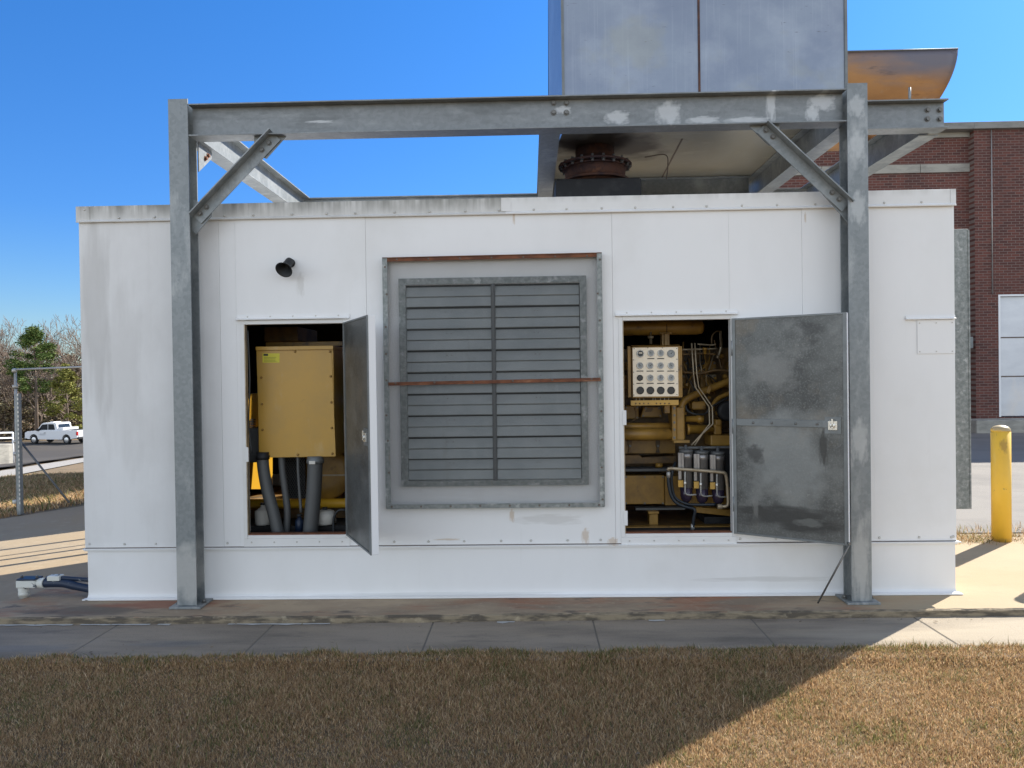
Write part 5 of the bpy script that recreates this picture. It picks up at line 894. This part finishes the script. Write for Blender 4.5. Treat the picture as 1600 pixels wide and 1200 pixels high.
# ------------------------------------------------------------------ pickup truck on the lower lot
T0 = at(93, 694, Z=-4.1); TG = gh(T0.x, T0.y)+.16
def make_truck():
    t = thing('pickup_truck', (0, 0, 0), 'white extended cab pickup truck parked on the lower lot', 'truck')
    # local: x forward(-) to the left, length 5.8, width 1.95
    def side(pts, y0, y1, name, m, par=t, bev=.03): b = MB(); b.prism([(x, y0, z) for x, z in pts], (0, y1-y0, 0)); return b.build(name, m, par, bev)
    def arch(cx, r, z0, n=9): return [(cx+r*math.cos(math.pi-math.pi*k/n), z0+r*math.sin(math.pi-math.pi*k/n)) for k in range(n+1)]
    body = [(-2.85, .52), (-2.40, .42)]+arch(-1.88, .46, .42)+[(-1.35, .40), (1.15, .40)]+arch(1.72, .46, .42)+[(2.35, .48), (2.88, .55), (2.90, 1.24), (.66, 1.24), (.60, 1.22), (-1.60, 1.20), (-1.80, 1.19), (-2.60, 1.12), (-2.86, 1.0)]
    bd = side(body, -.96, .96, 'body', 'truck')
    ox = -.50; cab = [(-1.22+ox, 1.18), (-.62+ox, 1.80), (-.40+ox, 1.90), (.85+ox, 1.91), (1.0+ox, 1.84), (1.12+ox, 1.20)]
    cbn = side(cab, -.80, .80, 'cab', 'truck')
    for y0, y1 in ((-.815, -.803), (.803, .815)):
        side([(-1.0+ox, 1.26), (-.54+ox, 1.74), (.05+ox, 1.78), (.05+ox, 1.26)], y0, y1, 'side_window', 'glass', cbn, 0); side([(.12+ox, 1.26), (.12+ox, 1.78), (.72+ox, 1.78), (.86+ox, 1.28)], y0, y1, 'side_window', 'glass', cbn, 0)
    b = MB(); b.prism([(-1.21+ox, -.72, 1.22), (-1.21+ox, .72, 1.22), (-.66+ox, .66, 1.78), (-.66+ox, -.66, 1.78)], (-.012, 0, .012)); b.build('windscreen', 'glass', cbn)
    b = MB(); b.prism([(1.105+ox, -.66, 1.29), (1.105+ox, .66, 1.29), (1.02+ox, .60, 1.76), (1.02+ox, -.60, 1.76)], (.012, 0, .004)); b.build('rear_window', 'glass', cbn)
    b = MB(); b.box(.72, 2.80, -.82, .82, 1.2405, 1.25); b.build('load_bed', 'black', t)
    b = MB(); b.box(.68, 1.30, -.86, .86, 1.2505, 1.46); b.build('tool_box', 'truck', t, .02)
    b = MB(); b.box(-.60, -.20, -.4, .4, 1.906, 1.97); b.build('roof_light_bar', 'truck', t, .02)
    for x in (-1.88, 1.72):
        for s_ in (-1, 1):
            b = MB(); b.lathe((x, s_*.72, .38), (0, s_, 0), [(0, .36), (.02, .38), (.20, .38), (.22, .35), (.221, .24)], 28); wl = b.build('wheel', 'tyre', t)
            b = MB(); b.lathe((x, s_*.942, .38), (0, s_, 0), [(0, .24), (.004, .23), (.006, .12), (.02, .08)], 24); b.build('rim', 'rim', wl)
    b = MB(); b.box(2.905, 2.915, -.80, .80, .66, 1.20); b.build('tailgate', 'truck', t)
    for s_ in (-1, 1): b = MB(); b.box(2.80, 2.918, s_*.89-.075, s_*.89+.085*1, .80, 1.12); b.build('tail_light', 'redlight', t)
    b = MB(); b.box(2.89, 3.05, -.94, .94, .45, .63); b.build('rear_bumper', 'black', t, .02)
    b = MB(); b.box(-2.98, -2.80, -.92, .92, .42, .62); b.build('front_bumper', 'galv_dull', t, .03)
    for s_ in (-1, 1): b = MB(); b.box(-2.885, -2.80, s_*.78-.14, s_*.78+.14, .72, .93); b.build('headlight', 'bezel', t, .02)
    b = MB(); b.box(-2.89, -2.83, -.62, .62, .68, .98); b.build('grille', 'black', t, .01)
    for s_ in (-1, 1): b = MB(); b.box(-1.45, -1.25, s_*.98-.10, s_*.98+.10, 1.18, 1.38); b.build('mirror', 'black', t, .02)
    for s_ in (-1, 1):
        for x in (.06,): b = MB(); b.box(-.70, -.50, s_*.975-.02, s_*.975+.02, .98, 1.02); b.build('door_handle', 'black', t)
        b = MB(); b.tube([(-1.30, s_*.963, .86), (-1.07, s_*.963, .80), (-0.75, s_*.963, .80), (-0.50, s_*.963, .84)], .012, 6); b.tube([(-1.15, s_*.963, .90), (-0.65, s_*.963, .90)], .018, 6); b.build('door_lettering', 'letter', t)
    return t
tk = make_truck(); tk.location = (T0.x, T0.y, TG); tk.rotation_euler = (0, 0, R(-13))
# white rail and low wall at the far left
gr_ = thing('guard_rail', at(0, 700, Y=34), 'white two bar guard rail at the left edge above a low concrete wall', 'guard rail')
A, B = at(20, 676, Y=34), at(-260, 682, Y=26)
for dz in (0, -.28): part('rail_bar', 'truck', gr_, lambda b: b.tube([A+V((0, 0, dz)), B+V((0, 0, dz))], .045, 8), 0)
for k in range(8):
    p = A.lerp(B, k/7); part('rail_post', 'truck', gr_, lambda b: b.tube([V((p.x, p.y, gh(p.x, p.y)-.1)), p], .045, 8), 0)
cw = MB(); q0, q1 = at(14, 700, Y=33), at(-260, 700, Y=25); cw.prism([(q0.x, q0.y, gh(q0.x, q0.y)-.2), (q1.x, q1.y, gh(q1.x, q1.y)-.2), (q1.x, q1.y, at(-260, 694, Y=25).z), (q0.x, q0.y, at(10, 694, Y=33).z)], (0, .3, 0)); tag(cw.build('retaining_wall', 'stone', bevel=.02), 'low pale concrete wall below the white rail at the left edge', 'wall')

# ------------------------------------------------------------------ trees
def bare_tree(name, x, y, h, label, seed, spread=.34, depth=6, mat_='bark'):
    rg = random.Random(seed); z = gh(x, y)-.2; b = MB(); t = thing(name, (x, y, z), label, 'tree', 'leafless trees on the far slope'); tr = MB()
    def grow(mb, p, d, L, r, k):
        q_ = p; pts = [p]; rr = [r]
        for i in range(3): d = (d+V((rg.gauss(0, .10), rg.gauss(0, .10), rg.gauss(.03, .05)))).normalized(); q_ = q_+d*L/3; pts.append(q_); rr.append(r*(1-.30*(i+1)/3))
        mb.tube(pts, rr, 5 if k > 3 else 3, False)
        if k <= 0: return
        nb_ = rg.choice((2, 3, 3)) if k > 1 else 3
        for i in range(nb_):
            st_ = pts[rg.choice((1, 2, 3, 3))] if i else pts[3]; a = rg.uniform(0, 2*math.pi); o = d.orthogonal().normalized(); o2 = d.cross(o)
            nd = (d*(1-.2*i)+(o*math.cos(a)+o2*math.sin(a))*rg.uniform(.35, .95)*spread*2+V((0, 0, .12))).normalized(); grow(b, st_, nd, L*rg.uniform(.66, .84), max(r*.60, .020), k-1)
    grow(tr, V((x, y, z)), V((rg.gauss(0, .03), rg.gauss(0, .03), 1)), h*.26, h*.013, depth)
    tr.build('trunk', mat_, t); b.build('crown', mat_, t); return t
def leaf_tree(name, x, y, h, w2, label, seed, m_, dens=1., group='evergreens on the far slope', z0=.25, trunkm='bark', leaf=.26, nclump=60, cat='tree'):
    rg = np.random.default_rng(seed); z = gh(x, y)-.2; t = thing(name, (x, y, z), label, cat, group); b = MB()
    b.tube([(x, y, z), (x+.1, y, z+h*.4), (x-.05, y, z+h*.9)], [h*.018, h*.012, h*.003], 7)
    cl = []
    for i in range(nclump):
        f_ = rg.uniform(z0, 1.); a = rg.uniform(0, 2*np.pi); R_ = w2*(np.sin(np.pi*min(1, (f_-z0)/(1-z0)*.80+.22))**.8)*rg.uniform(.35, 1.)
        c = V((x+R_*math.cos(a), y+R_*math.sin(a), z+f_*h)); cl.append((c, w2*rg.uniform(.16, .34)))
        if i % 2 == 0: b.tube([(x, y, z+max(.1, f_-.12)*h), c], [h*.004, h*.0015], 4, False)
    b.build('trunk', trunkm, t); lv_ = MB(); vs = []; fs = []
    for c, r_ in cl:
        for k in range(int(95*dens)):
            v = rg.normal(0, 1, 3); v /= np.linalg.norm(v); p = V(c)+V(v*[1, 1, .62]*r_*rg.uniform(.3, 1.05)); n_ = rg.normal(0, 1, 3); n_ /= np.linalg.norm(n_); u_ = np.cross(n_, [0, 0, 1.]); u_ /= np.linalg.norm(u_)+1e-6; v2 = np.cross(n_, u_); s_ = leaf*rg.uniform(.4, 1.)
            m = len(vs); vs += [p+V(u_*s_), p+V(v2*s_*.45), p-V(u_*s_), p-V(v2*s_*.45)]; fs.append((m, m+1, m+2, m+3))
    lv_.add(vs, fs); lv_.build('crown', m_, t); return t

def tpos(px, Y): return at(px, 640, Y=Y).x
bl = ['tall bare tree at the left edge behind the truck', 'bare tree with fine upright twigs left of the pine', 'bare tree close beside the white wall above the truck tail', 'leafless tree whose trunk stands just behind the truck', 'slender bare tree right of the pine', 'low spreading bare tree left of the truck bonnet', 'thin bare tree between the edge tree and the pine', 'bare tree immediately left of the pine trunk', 'bare tree between the pine and the white wall', 'bare tree with dense twigs next to the white wall', 'bare tree behind the truck bonnet']
k = 0
for px, Y, h in ((4, 78, 16.5), (34, 74, 12.5), (112, 72, 14.5), (63, 69, 9.5), (92, 80, 13.5), (20, 68, 9.0), (14, 80, 14.5), (46, 79, 12.5), (80, 73, 12.0), (125, 79, 15.5), (40, 70, 8.5)):
    bare_tree('bare_tree', tpos(px, Y), Y, h, bl[k], 20+k, depth=6, spread=.36); k += 1
hid = [(-45, 74, 13), (-90, 80, 13), (-115, 72, 12), (-150, 86, 14), (180, 80, 11), (240, 90, 12), (320, 84, 11)]
for i, (px, Y, h) in enumerate(hid): bare_tree('bare_tree', tpos(px, Y), Y, h, ['first bare tree beyond the left picture edge', 'bare tree furthest but one beyond the left edge', 'bare tree furthest beyond the left edge', 'bare tree furthest of all to the left of the wood', 'bare tree hidden behind the left corner of the enclosure', 'bare tree hidden behind the left steel column', 'bare tree hidden behind the left door opening'][i], 40+i, depth=5)
leaf_tree('pine_tree', tpos(56, 67), 67, 11.2, 2.5, 'dark green pine with a rounded top behind the truck', 3, 'pine', 1.9, z0=.46, nclump=64, leaf=.15)
leaf_tree('cedar_tree', tpos(104, 67), 67, 7.6, 2.1, 'yellow green cedar right of the pine above the truck bed', 5, 'pine2', 1.6, z0=.15, nclump=50, leaf=.16)
leaf_tree('cedar_tree', tpos(84, 82), 82, 10.0, 2.2, 'smaller olive evergreen between the pine and the cedar', 8, 'pine2', .6, z0=.3, nclump=26)
for i, (px, Y, h, ww) in enumerate(((-12, 74, 8.5, 3.2), (22, 79, 7.6, 3.0), (50, 70, 4.6, 2.6), (90, 71, 3.4, 2.4), (128, 77, 8.0, 3.0), (110, 84, 9.0, 3.2), (66, 84, 9.6, 3.4), (5, 68, 4.2, 2.6), (150, 74, 5, 3), (-60, 76, 8, 3.4))):
    leaf_tree('brush_thicket', tpos(px, Y), Y, h, ww, ('twiggy brown thicket at the left edge', 'twiggy brown thicket below the tall bare tree', 'low dry thicket right behind the truck cab', 'low dry brush behind the truck bed', 'brown thicket touching the white wall', 'tall brown thicket behind the yellow green cedar', 'tall brown thicket behind the pine', 'short dry brush left of the truck bonnet', 'brown thicket hidden by the wall', 'brown thicket beyond the left edge')[i],
        60+i, 'brush', .9, 'dry thickets on the far slope', z0=.03, leaf=.20, nclump=55, cat='bush')

def litter():
    n_ = 260; b = MB(); rg = np.random.default_rng(11)
    for k in range(n_):
        x = rg.uniform(-4.5, 4.6); q = rg.random()
        y = -1.0+abs(rg.normal(0, .10)) if q < .45 else (rg.uniform(-2.9, -1.0) if q < .8 else -.40-abs(rg.normal(0, .04)))
        z = (-.036 if y > -.93 else -.040+rg.uniform(0, .012)); a = rg.uniform(0, 6.28); L = rg.uniform(.006, .016); W = L*rg.uniform(.25, .6); d = V((math.cos(a), math.sin(a), 0)); e = V((-d.y, d.x, 0)); c = V((x, y, z))
        b.add([c-d*L, c+e*W+V((0, 0, .004)), c+d*L+V((0, 0, .003)), c-e*W+V((0, 0, .002))], [(0, 1, 2, 3)])
    tag(b.build('leaf_litter', 'brush'), 'scattered dry leaf scraps along the sidewalk and lawn edge', 'leaf litter', kind='stuff')
litter()
